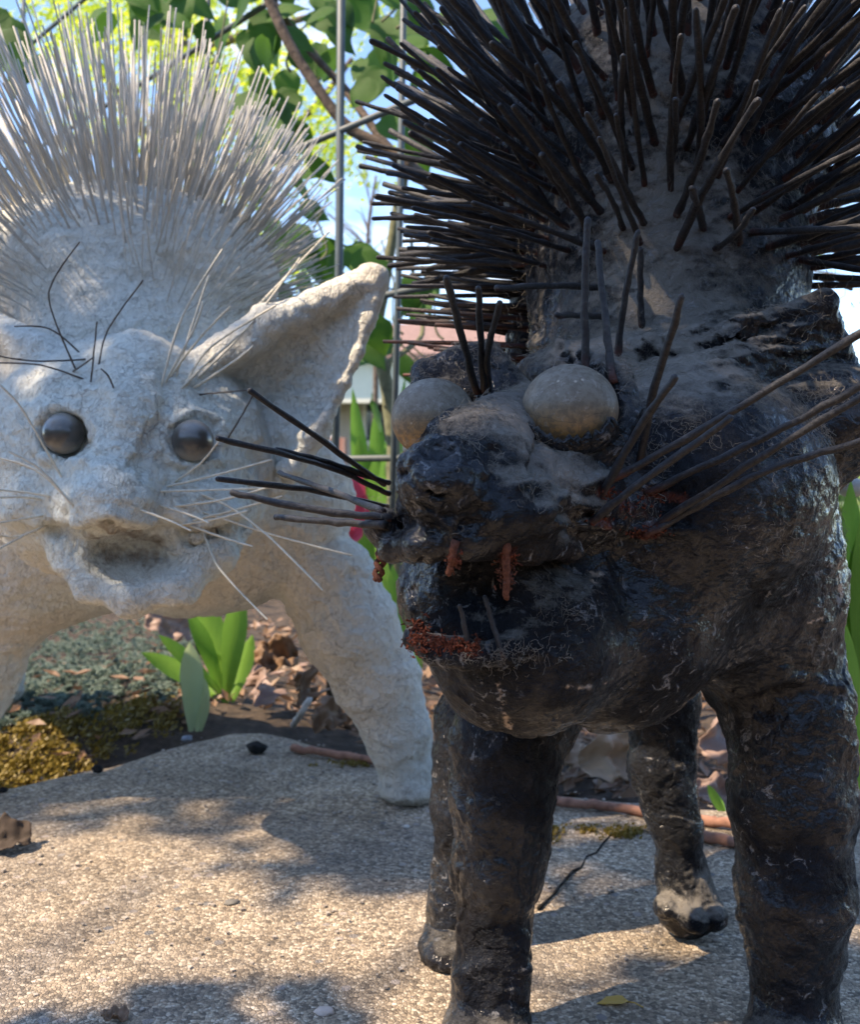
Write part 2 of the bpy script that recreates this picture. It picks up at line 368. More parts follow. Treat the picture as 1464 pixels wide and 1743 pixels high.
# eyes: dusty cloudy glass domes
n = N('amber_glass'); z = n.sep(n.gen, 2); f = n.noise(45, 6, .7); g = n.noise(240, 4, .7)
zz = n.math('ADD', z, n.math('MULTIPLY', n.math('SUBTRACT', f, .5), .35))
c = n.ramp(zz, [(.06, (.14, .075, .03)), (.22, (.38, .20, .06)), (.40, (.28, .18, .09)), (.58, (.18, .148, .105)), (1, (.21, .18, .14))])  # amber band low in the dome is light passing through, put into the colour
c = n.mix(n.ramp(g, [(.42, .7), (.56, 0)]), c, (.12, .09, .06)); c = n.mix(n.ramp(n.noise(130, 5, .75), [(.55, 0), (.66, .5)]), c, (.36, .32, .27)); c = n.mix(n.ramp(n.vor(38, 'DISTANCE_TO_EDGE', 'Distance', n.warp(60, .01)), [(.0, .5), (.010, 0)]), c, (.07, .05, .035)); c = n.mix(n.ramp(n.vor(110, 'F1', 'Distance'), [(.05, .6), (.12, 0)]), c, (.6, .5, .38))
n.bump(g, .35, .0008); M_eye = n.set(col=c, rough=n.ramp(f, [(.3, .38), (.7, .8)]), coat=.12)
n = N('grey_glass'); f = n.noise(60, 5, .7); z = n.sep(n.gen, 2)
c = n.ramp(n.math('ADD', z, n.math('MULTIPLY', f, .3)), [(.25, (.28, .24, .18)), (.48, (.06, .053, .045)), (.8, (.075, .07, .062)), (1, (.22, .21, .19))]); n.bump(f, .1, .001); M_eyeg = n.set(col=c, rough=.3, coat=.6)  # light bottom under dark middle: a glass reflection put into the colour
# plants
M_lilac = leaf_mat('lilac_leaf', (.03, .09, .014), (.09, .20, .025), .45)
M_maple = leaf_mat('spring_leaf', (.40, .52, .02), (.72, .80, .07), .6)
M_blade = leaf_mat('tulip_leaf', (.10, .26, .03), (.26, .46, .07), .45)
M_gblade = leaf_mat('glaucous_leaf', (.36, .46, .28), (.48, .58, .30), .4)
M_sedum = leaf_mat('sedum', (.22, .29, .25), (.38, .46, .39), .15)
M_moss = leaf_mat('moss', (.10, .07, .02), (.27, .20, .035), .2)
M_dry = leaf_mat('dry_leaf', (.16, .09, .05), (.34, .22, .14), .2)
M_tan = leaf_mat('tan_leaf', (.42, .30, .20), (.55, .42, .30), .25)
M_pinkleaf = leaf_mat('mauve_dry_leaf', (.30, .20, .17), (.42, .30, .25), .2)
M_petal = leaf_mat('pink_petal', (.55, .04, .10), (.65, .10, .16), .35)
M_yel = leaf_mat('yellow_leaf', (.60, .36, .06), (.72, .48, .10), .3)
M_bark = simple('bark', (.13, .10, .08), .9, .4, 70, .2, .8, .004); M_gstem = simple('green_stem', (.16, .16, .09), .8, .3, 60)
M_metal = simple('grey_wire_coat', (.075, .095, .10), .5, .15, 40, .5)
M_stick = simple('reddish_stick', (.32, .17, .12), .85, .35, 90, .2, .6)
M_peb = simple('black_clod', (.02, .02, .02), .9, .5, 200); M_shell = simple('white_twig', (.55, .52, .48), .7, .2, 60)
n = N('brick'); br = n.t.nodes.new('ShaderNodeTexBrick'); br.inputs['Scale'].default_value = 5; br.inputs['Color1'].default_value = (.42, .20, .14, 1); br.inputs['Color2'].default_value = (.34, .15, .11, 1); br.inputs['Mortar'].default_value = (.5, .45, .4, 1)
n.lk(n.pos, br.inputs[0]); M_brick = n.set(col=br.outputs[0], rough=.9)
M_siding = simple('cream_siding', (.70, .66, .56), .7, .05, 5); M_trim = simple('white_trim', (.78, .77, .74), .6, .05, 5); M_roof = simple('red_shingle', (.26, .17, .145), .9, .3, 8); M_pane = simple('window_glass', (.04, .05, .07), .08, .1, 4, .8, 0)

# ---------------------------------------------------------------- ground
edge_px = [(-600, 1450), (-250, 1385), (-100, 1352), (0, 1332), (100, 1308), (200, 1290), (300, 1262), (350, 1248), (400, 1236), (450, 1234), (500, 1246), (560, 1262), (640, 1278), (760, 1300), (900, 1335), (1000, 1342), (1100, 1352), (1200, 1362), (1400, 1385), (1800, 1400)]
edge = [G(a, b) for a, b in edge_px]
def slab_mesh():
    xs = np.linspace(-1.1, 1.1, 220); ex = np.array([e.x for e in edge]); ey = np.array([e.y for e in edge]); o = np.argsort(ex)
    yE = np.interp(xs, ex[o], ey[o]) + vnoise(np.stack([xs, xs*0, xs*0], 1), 30)*.008
    rows = 150; v = []; yN = .15
    for j in range(rows+8):
        t = min(j/(rows-1), 1); y = yN+(yE-yN)*t; z = np.zeros_like(y)
        d = yE-y; z = -0.018*np.exp(-d/.02)
        if j >= rows: k = (j-rows+1)/8; y = yE+.012*math.sin(k*math.pi/2)-.01*k; z = -.018-.08*k+0*xs
        v.append(np.stack([xs, y, z], 1))
    v = np.concatenate(v); nx = len(xs); R_ = rows+8
    v[:, 2] += fbm(v, 9, 3, 5)*.0022*(v[:, 2] > -.03)
    # the crack between the black legs
    a = np.array(G(920, 1545))[:2]; b = np.array(G(1035, 1425))[:2]; d = b-a; t = np.clip(((v[:, :2]-a)@d)/(d@d), 0, 1)
    i = np.arange(R_*nx).reshape(R_, nx)
    q = np.stack([i[:-1, :-1], i[:-1, 1:], i[1:, 1:], i[1:, :-1]], -1).reshape(-1, 4)
    return np_mesh('paving_slab', v, q)
slab = link('paving_slab', slab_mesh(), None, M_conc); tag(slab, 'weathered exposed aggregate concrete slab under the two cat sculptures', None, None, 'structure')
def ground_mesh():
    xs = np.concatenate([[-400, -100, -20, -8], np.linspace(-3.5, 3.5, 180), [8, 20, 100, 400]]); ys = np.concatenate([[-60, -8], np.linspace(-1, 5, 170), [7, 12, 20, 40, 100, 500]])
    X, Y = np.meshgrid(xs, ys); v = np.stack([X.ravel(), Y.ravel(), 0*X.ravel()], 1)
    near = np.clip(1-(np.abs(v[:, 0])/4), 0, 1)*np.clip(1-(np.abs(v[:, 1]-2)/3), 0, 1)
    v[:, 2] = -.045+near*(fbm(v, 5, 4, 9)*.02)
    ys_ = v[:, 1]; v[:, 2] -= .03*((ys_ < 1.2))
    # low mound of the planted bed on the left behind the slab
    v[:, 2] += .05*np.exp(-((v[:, 0]+.55)/.5)**2-((v[:, 1]-2.0)/.40)**2)+.006*np.exp(-((v[:, 0]+.6)/.35)**2-((v[:, 1]-1.62)/.14)**2)
    i = np.arange(len(v)).reshape(X.shape); q = np.stack([i[:-1, :-1], i[:-1, 1:], i[1:, 1:], i[1:, :-1]], -1).reshape(-1, 4)
    return np_mesh('garden_soil', v, q)
gme = ground_mesh(); soil = link('garden_soil', gme, None, M_soil); tag(soil, 'dark garden soil of the planted bed behind the slab', None, None, 'structure')
bvh_g = BVHTree.FromPolygons([v.co for v in gme.vertices], [tuple(p.vertices) for p in gme.polygons])
def gz(x, y):
    h = bvh_g.ray_cast(Vector((x, y, 2)), Vector((0, 0, -1))); return h[0].z if h[0] else -.04
lv = [(-200, 5.0, -.03), (200, 5.0, -.03), (200, 300, -.02), (-200, 300, -.02)]
lawn = link('lawn', MB().add([(-200, 4.6, -.032), (200, 4.6, -.032), (300, 600, .0), (-300, 600, .0)], [(0, 1, 2, 3)]).mesh('lawn'), None, M_lawn); tag(lawn, 'lawn stretching away behind the garden bed', None, None, 'structure')
cr = MB(); pts = [G(918+i*12+random.uniform(-4, 4), 1548-i*12.5+random.uniform(-4, 4), .0012) for i in range(11)]
for a, b in zip(pts[:-1], pts[1:]): cr.tube([a, b], [random.uniform(.001, .0022), random.uniform(.001, .0022)], 5)
M_crk = simple('crack_dirt', (.015, .013, .011), .95)
# ---------------------------------------------------------------- BLACK CAT
vb = Vol((-.14, .45, -.015), (.48, 1.20, .80), .0030)
V = vb
V.cap(P(1140, 640, .86), P(1130, 330, .92), .108, .120, .012)
V.ell(P(1120, 250, .95), (.143, .16, .138), .02)
V.chain([(P(1080, 250, 1.02), .07), (P(990, 420, 1.06), .062), (P(950, 760, 1.04), .062), (P(1000, 1000, 1.0), .07)], .012)
V.ell(P(1050, 950, .98), (.12, .11, .105), .015)
V.ell(P(1275, 950, .82), (.062, .09, .125), .012)
V.ell(P(1370, 725, .76), (.060, .07, .044), .010)
V.ell(P(1150, 835, .71), (.100, .10, .083), .012)
V.ell(P(1120, 645, .76), (.103, .07, .030), .008)
V.chain([(P(905, 750, .69), .034), (P(862, 758, .63), .026), (P(815, 800, .575), .031)], .010)
V.cap(P(1010, 840, .65), P(880, 850, .60), .036, .032, .008)
V.ell(P(765, 745, .655), (.020, .03, .02), .008)
V.ell(P(822, 866, .570), (.044, .046, .024), .006)
V.ell(P(748, 818, .540), (.0235, .026, .022), .005)
V.cap(P(1010, 820, .66), P(1100, 890, .66), .030, .034, .010)
V.ell(P(888, 1085, .635), (.060, .068, .055), .014)
V.ell(P(1030, 1050, .70), (.080, .08, .070), .022)
V.cap(P(950, 965, .64), P(1080, 960, .68), .030, .034, .010)
V.ell(P(812, 1005, .625), (.047, .055, .050), .006)
V.ell(P(818, 1025, .540), (.032, .043, .026), .005, '-')
V.chain([(P(668, 930, .562), .006), (P(720, 925, .545), .006), (P(800, 920, .537), .0065), (P(900, 925, .556), .007), (P(975, 940, .60), .005)], .008)
V.chain([(P(704, 1085, .585), .004), (P(735, 1105, .568), .005), (P(790, 1116, .560), .0055), (P(860, 1110, .563), .0055), (P(910, 1068, .577), .005), (P(990, 1005, .605), .005), (P(1060, 975, .63), .004)], .004)
V.ell(P(650, 897, .565), (.0085, .01, .008), .005)
V.ell(P(742, 838, .512), (.0075, .012, .0040), .003, '-', Quaternion((0, 1, 0), .3)); V.ell(P(688, 806, .520), (.005, .012, .005), .003, '-')
V.cap(P(930, 785, .60), P(1055, 765, .615), .006, .006, .008)
V.chain([(P(1052, 760, .61), .006), (P(1075, 700, .625), .006), (P(1050, 640, .635), .006), (P(990, 612, .64), .005)], .006)
# ears
V.tri(P(1150, 650, .70), P(1400, 530, .73), P(1440, 650, .76), .009, .006)
V.cap(P(1140, 632, .70), P(1402, 518, .73), .010, .0095, .006); V.cap(P(1400, 522, .73), P(1428, 590, .745), .0085, .008, .004)
V.tri(P(722, 635, .71), P(830, 600, .715), P(900, 680, .70), .009, .006); V.tri(P(722, 635, .71), P(718, 660, .70), P(900, 690, .70), .008, .005)
# legs
V.ell(P(1300, 930, .765), (.044, .06, .085), .035); V.cap(P(1150, 1000, .72), P(1300, 1080, .78), .05, .05, .03)
V.chain([(P(935, 1100, .80), .055), (P(868, 1250, .77), .0405), (P(855, 1370, .765), .0375), (P(848, 1480, .76), .0335), (P(842, 1570, .76), .0265), (P(832, 1660, .76), .0265), (P(828, 1745, .755), .027)], .008)
V.ell(P(818, 1762, .735), (.032, .045, .016), .010)
V.chain([(P(1300, 1040, .82), .056), (P(1340, 1200, .78), .047), (P(1352, 1380, .765), .043), (P(1358, 1520, .76), .039), (P(1352, 1640, .76), .033), (P(1350, 1740, .755), .031)], .008)
V.ell(P(1345, 1762, .735), (.035, .045, .017), .010)
V.chain([(P(950, 1050, .98), .05), (P(810, 1230, .94), .035), (P(792, 1380, .93), .029), (P(782, 1520, .925), .022), (P(775, 1590, .92), .021)], .008)
V.ell(P(768, 1612, .90), (.024, .040, .011), .008)
V.chain([(P(1110, 1040, .99), .05), (P(1125, 1200, .96), .0325), (P(1128, 1310, .955), .029), (P(1150, 1410, .95), .0225), (P(1160, 1480, .95), .022), (P(1172, 1540, .945), .028)], .010)
for (a, b, c, r) in ((1132, 1545, .925, .013), (1175, 1562, .915, .015), (1214, 1556, .93, .013)): V.ell(P(a, b, c), (r, r*1.4, r*.95), .004)
v, q = V.mesh(); me = subsurf(np_mesh('body', v, q), 1)
v, nn = get_vn(me)
pj = np.array([proj(p) for p in v[::1]]) if len(v) < 10 else None
def nproj(v):
    q = v - np.array((0, 0, CZ)); c, s = math.cos(PITCH), math.sin(PITCH); dep = q[:, 1]*c-q[:, 2]*s; up = q[:, 1]*s+q[:, 2]*c
    return np.stack([q[:, 0]/dep*F+W0/2, -up/dep*F+H0/2, dep], 1)
pp = nproj(v)
legm = np.clip((pp[:, 1]-1200)/80, 0, 1)
nose = np.exp(-(np.linalg.norm(v-np.array(P(755, 815, .53)), axis=1)/.030)**4)
earm = np.clip(1-np.linalg.norm((v-np.array(P(1250, 600, .73)))/np.array((.11, .06, .05)), axis=1), 0, 1)
d = fbm(v, 14, 3, 1)*.0026 + ridged(v+.4*.01*vnoise(v, 60, 4)[:, None], 34, 3, 11)*.0009*(1+.3*legm)+legm*fbm(v, 24, 2, 19)*.0028
d += nose*(ridged(v, 62, 2, 3)*.0035-.0035*np.clip(vnoise(v, 110, 4)-.1, 0, 1)) + fbm(v, 150, 3, 8)*.0007
d += earm*ridged(v*np.array((1, 1, 2.5)), 60, 3, 23)*.003
q_ = v+np.stack([vnoise(v, 25, 61), vnoise(v, 25, 62), vnoise(v, 25, 63)], 1)*.02
patch = np.clip((vnoise(q_, 30, 51)-.1)*9, 0, 1); d += patch*.0012*(1-nose)          # overlapping torn layers of the skin
d += (1-np.clip(np.abs(vnoise(q_*np.array((1, 1, 1.4)), 42, 52))*7, 0, 1))*-.0022*np.clip(vnoise(v, 12, 53)+.2, 0, 1)
v = v + nn*d[:, None]; v[:, 2] = np.maximum(v[:, 2], .0005); put_v(me, v)
me.materials.append(M_black)
v, nn = get_vn(me); pp = nproj(v)
def hit(bvh, px, py):
    o = Vector((0, 0, CZ)); dd = (P(px, py, 1)-o).normalized(); h = bvh.ray_cast(o, dd)
    return (h[0], h[1]) if h[0] else (P(px, py, .8), -dd)
def groove(me, v, nn, bvh, strokes):
    d = np.zeros(len(v))
    for pts, w, dep in strokes:
        hs = [np.array(hit(bvh, *p)[0]) for p in pts]
        lo = np.min(hs, 0)-w*3; hi = np.max(hs, 0)+w*3; ids = np.where(np.all((v > lo) & (v < hi), 1))[0]; u = v[ids]; m = np.full(len(ids), 9.)
        for s0, s1 in zip(hs[:-1], hs[1:]):
            dv = s1-s0; t = np.clip(((u-s0)@dv)/(dv@dv+1e-12), 0, 1); m = np.minimum(m, np.linalg.norm(u-s0-t[:, None]*dv, axis=1))
        m = m/w*(1+.5*vnoise(u, 140, 7)); d[ids] += dep*np.exp(-m**2)
    v = v+nn*d[:, None]; put_v(me, v); return get_vn(me)
def quad_bvh(me, v):
    q = np.empty(len(me.loops), np.int32); me.loops.foreach_get('vertex_index', q); return BVHTree.FromPolygons(v.tolist(), q.reshape(-1, 4).tolist())
tick('black mesh %d' % len(v))
bvh_b = quad_bvh(me, v)
v, nn = groove(me, v, nn, bvh_b, [([(900, 600), (990, 612), (1100, 598), (1190, 580), (1300, 560)], .0045, -.010), ([(890, 585), (990, 595), (1100, 582), (1190, 566), (1290, 548)], .005, .006),
    ([(925, 725), (905, 790), (915, 850)], .003, -.003), ([(950, 850), (1000, 825), (1060, 800)], .003, .004), ([(930, 868), (985, 858), (1030, 872)], .0035, .0045), ([(945, 890), (1010, 893), (1090, 903), (1180, 900)], .003, .004), ([(950, 873), (1010, 878)], .003, -.004),
    ([(880, 830), (925, 822)], .003, .004), ([(905, 470), (915, 560), (900, 600)], .003, -.006), ([(745, 760), (790, 775), (840, 765)], .003, -.003), ([(700, 860), (760, 880), (830, 870)], .003, -.003), ([(730, 900), (820, 890), (960, 900)], .003, -.003),
    ([(720, 955), (700, 1010), (712, 1070)], .003, -.003), ([(1150, 600), (1250, 575), (1380, 535)], .004, -.004), ([(1180, 630), (1300, 600), (1420, 590)], .004, .004), ([(1230, 660), (1330, 640), (1440, 640)], .004, -.004),
    ([(780, 1480), (850, 1470), (930, 1490)], .004, .003), ([(775, 1660), (830, 1640), (900, 1650)], .004, .003), ([(1240, 1180), (1330, 1150), (1430, 1170)], .006, .004), ([(1260, 1560), (1340, 1545), (1450, 1560)], .005, .003)])
bvh_b = quad_bvh(me, v)
def paint(me, v, name, strokes, bvh, base=None):
    a = np.zeros(len(v)) if base is None else base
    for pts, w in strokes:
        hs = [np.array(hit(bvh, *p)[0]) for p in pts]
        if len(hs) == 1: hs = hs*2
        for s0, s1 in zip(hs[:-1], hs[1:]):
            ids = np.where(np.all((v > np.minimum(s0, s1)-w*2) & (v < np.maximum(s0, s1)+w*2), 1))[0]; u = v[ids]
            dv = s1-s0; t = np.clip(((u-s0)@dv)/(dv@dv+1e-12), 0, 1); ds = np.linalg.norm(u-s0-t[:, None]*dv, axis=1)
            ww = w*(1+.9*vnoise(u, 260, 77)); a[ids] = np.maximum(a[ids], np.clip(1.5*(1-ds/np.maximum(ww, 1e-5)), 0, 1))
    at = me.attributes.new(name, 'FLOAT', 'POINT'); at.data.foreach_set('value', a.astype(np.float32))
paint(me, v, 'chip', [([(1008, 975), (1022, 980)], .003), ([(1014, 992)], .003), ([(848, 1165), (856, 1190), (860, 1222), (868, 1240)], .0012), ([(860, 1215), (866, 1236)], .0022), ([(950, 1165), (985, 1171), (1032, 1163)], .0009), ([(1400, 1052), (1375, 1060)], .0011), ([(1430, 960), (1432, 1010)], .004)], bvh_b)
paint(me, v, 'rust', [([(1015, 885), (1040, 895)], .004), ([(1110, 905), (1060, 850)], .005), ([(1100, 840), (1160, 850)], .004), ([(1025, 835)], .005), ([(770, 945)], .004), ([(862, 945)], .005), ([(705, 1085), (800, 1105)], .006), ([(1110, 905), (1095, 915)], .007)], bvh_b)
dusty = np.clip(1-np.abs(pp[:, 0]-1120)/330, 0, 1)*np.clip((720-pp[:, 1])/120, 0, 1)*(pp[:, 2] < .9) + .6*np.exp(-(np.linalg.norm(v-np.array(P(1172, 1500, .93)), axis=1)/.05)**2)
dusty += .8*np.exp(-(np.linalg.norm(v-np.array(P(930, 800, .58)), axis=1)/.05)**2) - .9*nose*0
dusty -= 1.2*np.exp(-(np.linalg.norm(v-np.array(P(755, 800, .52)), axis=1)/.028)**4)
me.attributes.new('dusty', 'FLOAT', 'POINT').data.foreach_set('value', dusty.astype(np.float32))

bc = empty('cat_sculpture', (P(1090, 1500, .86).x, .86, 0)); tag(bc, 'black cat sculpture bristling with black rods, standing at right with rusty teeth', 'sculpture', 'cat sculptures')
bbody = under(link('body', me), bc)
def uv_sphere(r, seg=32, ring=20):
    m = MB(); vs = []; fs = []
    for i in range(1, ring):
        a = math.pi*i/ring
        for k in range(seg): vs.append((r*math.sin(a)*math.cos(2*math.pi*k/seg), r*math.sin(a)*math.sin(2*math.pi*k/seg), r*math.cos(a)))
    vs += [(0, 0, r), (0, 0, -r)]; T = len(vs)-2
    for i in range(ring-2):
        for k in range(seg): fs.append((i*seg+k, (i+1)*seg+k, (i+1)*seg+(k+1) % seg, i*seg+(k+1) % seg))
    for k in range(seg): fs.append((T, k, (k+1) % seg)); fs.append((T+1, (ring-2)*seg+(k+1) % seg, (ring-2)*seg+k))
    return m.add(vs, fs)
for (x, y, Y, r, lab) in ((970, 698, .617, .0282, 'cloudy amber glass eye, the nearer one'), (738, 712, .655, .0262, 'dusty grey amber glass eye, half hidden by the muzzle')):
    e = link('eye', uv_sphere(1, 48, 32).mesh('eye'), bc, M_eye); e.matrix_parent_inverse = Matrix.Translation(bc.location).inverted(); e.location = P(x, y, Y); e.scale = (r, r*.95, r*.94); e['label'] = lab

for cx0, cy0, rx_, ry_, Y_, a0, a1 in ((970, 698, 86, 74, .592, 20, 150),):
    vs = []; k = 26
    for i in range(k+1):
        a = R(a0+(a1-a0)*i/k); jag = random.uniform(-9, 9)
        for j, (m_, dy) in enumerate(((1.22, .020), (1.05, .004), (.93+.0*jag, -.002))):
            x = cx0+rx_*m_*math.cos(a); y = cy0+ry_*m_*math.sin(a)+(-16+jag if j == 2 else 0); vs.append(P(x, y, Y_+dy))
    fs = [(i*3+j, i*3+j+1, (i+1)*3+j+1, (i+1)*3+j) for i in range(k) for j in range(2)]
    lid = under(link('lower_lid', MB().add(vs, fs).mesh('lower_lid', M_black)), bc); md = lid.modifiers.new('thickness', 'SOLIDIFY'); md.thickness = .003; lid['label'] = 'torn black lid under the nearer eye'
# rods: a few shared shapes, each copy scaled and turned
def rod_mesh(name, mat_, seed, bend=.03, n=8, segs=9, knob=.12, taper=.7):
    rr = random.Random(seed); m = MB(); pts = []; rad = []
    bx, by = rr.uniform(-bend, bend), rr.uniform(-bend, bend)
    for i in range(segs+1):
        t = i/segs; pts.append((bx*math.sin(t*math.pi)+rr.uniform(-.004, .004), by*math.sin(t*math.pi*.9)+rr.uniform(-.004, .004), t)); rad.append((1-(1-taper)*t)*(1+rr.uniform(-knob, knob)))
    pts += [(pts[-1][0], pts[-1][1], 1.012), (pts[-1][0], pts[-1][1], 1.018)]; rad += [rad[-1]*.75, rad[-1]*.3]
    m.v = []; up = None
    # radius is stored in x/y units of one; rods are scaled (r, r, length)
    vs = []; b0 = 0
    for p, r_ in zip(pts, rad):
        for k in range(n):
            a = 2*math.pi*k/n; vs.append((p[0]*40+math.cos(a)*r_, p[1]*40+math.sin(a)*r_, p[2]))
    fs = [(i*n+k, i*n+(k+1) % n, (i+1)*n+(k+1) % n, (i+1)*n+k) for i in range(len(pts)-1) for k in range(n)]
    fs += [tuple(reversed(range(n))), tuple((len(pts)-1)*n+k for k in range(n))]
    return m.add(vs, fs).mesh(name, mat_)
def place_rod(name, me_, parent, root, dirv, length, rad):
    o = bpy.data.objects.new(name, me_); COL.objects.link(o); o.parent = parent
    qt = Vector(dirv).to_track_quat('Z', 'Y') @ Quaternion((0, 0, 1), random.uniform(0, 6.28))
    o.matrix_parent_inverse = Matrix.Translation(parent.location).inverted(); o.matrix_basis = Matrix.LocRotScale(Vector(root), qt, Vector((rad, rad, length))); return o
brods = [rod_mesh('spike', M_rod, s, .032, 8, 15, .17, .72) for s in range(14)]
wrods = [rod_mesh('spike', M_wrod, 50+s, .02, 6, 7, .1, .75) for s in range(8)]
def poisson(cands, k, mind):
    out = []; cell = {}
    for c in cands:
        key = tuple(int(math.floor(x/mind)) for x in c[0]); ok = True
        for dx in (-1, 0, 1):
            for dy in (-1, 0, 1):
                for dz in (-1, 0, 1):
                    for o in cell.get((key[0]+dx, key[1]+dy, key[2]+dz), ()):
                        if (o-c[0]).length < mind: ok = False; break
        if ok: cell.setdefault(key, []).append(c[0]); out.append(c)
        if len(out) >= k: break
    return out
def bristles(v, nn, sel, focus, count, mind, nw=.35, jit=.10, bias=(0, 0, 0)):
    ids = np.where(sel)[0]; rng.shuffle(ids); c = [(Vector(v[i]), Vector(nn[i])) for i in ids[:60000]]
    out = []
    for p, nrm in poisson(c, count, mind):
        d = (p-focus).normalized()*(1-nw)+nrm*nw+Vector([random.gauss(0, jit) for _ in range(3)])+Vector(bias); out.append((p, d.normalized()))
    return out
foc = P(1130, 470, .96)
sel = (pp[:, 1] < 455) & (v[:, 2] > .50) & ~((pp[:, 0] > 930) & (pp[:, 0] < 1330) & (pp[:, 1] > 430) & (pp[:, 2] < .9))
bs = bristles(v, nn, sel, foc, 470, .0160, .30, .13, (0, 0, .05))
print('black spikes', len(bs))
bs.sort(key=lambda t: t[0].y)
stuff = MB()
for i, (p, d) in enumerate(bs):
    if proj(p+d*.15)[1] > 620: continue
    ln = random.uniform(.125, .18)*(1 if p.y < .95 else 1.1); rad = random.uniform(.0023, .0037); ln *= 1-.33*max(0, -d.x-.25)-.0*d.z
    if i < 290: place_rod('spike', brods[i % 14], bc, p-d*.008, d, ln, rad)
    else: stuff.tube([p-d*.006, p+d*ln*.5+Vector((0, 0, random.uniform(-.002, .002))), p+d*ln], [rad, rad*.9, rad*.75], 6)
# lower rows of rods on the flank behind, and on the right
sel2 = (v[:, 1] > .93) & (pp[:, 0] < 960) & (pp[:, 1] > 400) & (pp[:, 1] < 640) & (nn[:, 0] < -.2)
for p, d in bristles(v, nn, sel2, Vector((p.x+.3, p.y-.02, p.z)), 60, .013, .1, .03):
    d = Vector((-1, random.uniform(-.25, .1), random.uniform(-.05, .22))).normalized(); ln = random.uniform(.07, .125)
    stuff.tube([p-d*.006, p+d*ln*.5, p+d*ln], [.0024, .0022, .0017], 6)
for y0, y1 in ((395, 405), (425, 420), (443, 438), (470, 480), (488, 482), (412, 440)):
    a = P(1350, y0, .90); b = P(1520+random.uniform(0, 60), y1, .86); stuff.tube([a, (a+b)/2, b], [.003, .0028, .0022], 6)
so_ = under(link('distant_spikes', stuff.mesh('distant_spikes', M_rod)), bc); so_['kind'] = 'stuff'
def rod_px(name, bvh, parent, pts, Yt, rad, mat_, rooted=True, n=8, taper=.75, Yr=None, bulge=None):
    """a rod through picture points; root on the sculpture, tip at distance Yt"""
    root = hit(bvh, *pts[0])[0] if rooted else P(*pts[0], Yr); Y0 = root.y; ps = [root+(P(*pts[0], Y0+.01)-root)]
    cum = [0]
    for a, b in zip(pts[:-1], pts[1:]): cum.append(cum[-1]+math.dist(a, b))
    ctrl = [P(*p, Y0+(Yt-Y0)*c/cum[-1]) for p, c in zip(pts, cum)]; ctrl[0] = root
    out = []
    if len(ctrl) == 2: out = [ctrl[0].lerp(ctrl[1], t/8) for t in range(9)]
    else:
        for i in range(len(ctrl)-1):
            p0, p1, p2, p3 = ctrl[max(i-1, 0)], ctrl[i], ctrl[i+1], ctrl[min(i+2, len(ctrl)-1)]
            for t in range(6):
                t /= 6; out.append(.5*((2*p1)+(p2-p0)*t+(2*p0-5*p1+4*p2-p3)*t*t+(3*p1-p0-3*p2+p3)*t**3))
        out.append(ctrl[-1])
    out.insert(0, out[0]+(out[0]-out[1]).normalized()*.006)
    j = rad*.18; out = [p+Vector([random.uniform(-j, j) for _ in range(3)]) for p in out]
    k = len(out); rs = [rad*(1-(1-taper)*i/(k-1))*random.uniform(.88, 1.12) for i in range(k)]
    out.append(out[-1]+(out[-1]-out[-2]).normalized()*rad*.5); rs.append(rs[-1]*.4)
    return under(link(name, MB().tube(out, rs, n).mesh(name, mat_)), parent)
for pts, Yt in ((((650, 822), (425, 665)), .60), (((655, 838), (560, 795), (370, 745)), .58), (((655, 820), (560, 788), (470, 765)), .66), (((652, 862), (520, 833), (370, 816)), .60), (((648, 880), (520, 866), (395, 838)), .56), (((640, 893), (560, 888), (468, 880)), .60), (((645, 868), (560, 835), (475, 805)), .70)):
    rod_px('whisker', bvh_b, bc, pts, Yt, .0023, M_rod)
for pts, Yt in ((((1042, 816), (1240, 705), (1480, 558)), .50), (((1007, 887), (1120, 800), (1245, 712)), .53), (((1113, 834), (1300, 745), (1480, 650)), .53), (((1119, 893), (1300, 775), (1480, 668)), .51), (((1110, 905), (1237, 834), (1350, 785), (1480, 748)), .56)):
    rod_px('whisker', bvh_b, bc, pts, Yt, .0025, M_rod)
for pts, Yt in ((((998, 625), (995, 500), (1000, 372)), .62), (((1042, 635), (1030, 540), (1018, 412)), .64), (((1052, 600), (1065, 500), (1086, 396)), .66), (((1088, 790), (1115, 660), (1162, 505)), .54), (((1025, 842), (1085, 735), (1150, 642)), .53),
                (((812, 668), (785, 570), (760, 472)), .56), (((826, 668), (818, 580), (815, 490)), .60), (((832, 664), (830, 600), (852, 515)), .60), (((1030, 490), (940, 487), (845, 491)), .68), (((1035, 540), (990, 537), (948, 537)), .70), (((1092, 550), (1090, 480), (1090, 425)), .74)):
    rod_px('brow_rod', bvh_b, bc, pts, Yt, .0026, M_rod)
# mouth: rusty stubs, teeth, crumbs, twisted wire
for pts, Yt, r_ in ((((773, 938), (770, 955), (764, 977)), .535, .0022), (((862, 935), (862, 975), (862, 1018)), .545, .0024)):
    rod_px('tooth', bvh_b, bc, pts, Yt, r_, M_rust2)
for pts, Yt in ((((797, 1098), (790, 1060), (783, 1030)), .55), (((852, 1103), (838, 1060), (825, 1015)), .555)):
    rod_px('tooth', bvh_b, bc, pts, Yt, .0016, M_rod)
def crumbs(name, spots, parent, bvh, mat_, size=.0008):
    m = MB()
    for (x, y, sx, sy, k, off) in spots:
        for _ in range(k):
            h, nr = hit(bvh, random.gauss(x, sx), random.gauss(y, sy)); c = h+nr*random.uniform(0, off); r_ = size*random.uniform(.5, 1.4)
            d = Vector([random.gauss(0, 1) for _ in range(3)]).normalized(); m.tube([c-d*r_, c+d*r_*random.uniform(.5, 2.2)], [r_*.75, r_*.4], 4)
    o = under(link(name, m.mesh(name, mat_, False)), parent); o['kind'] = 'stuff'; return o
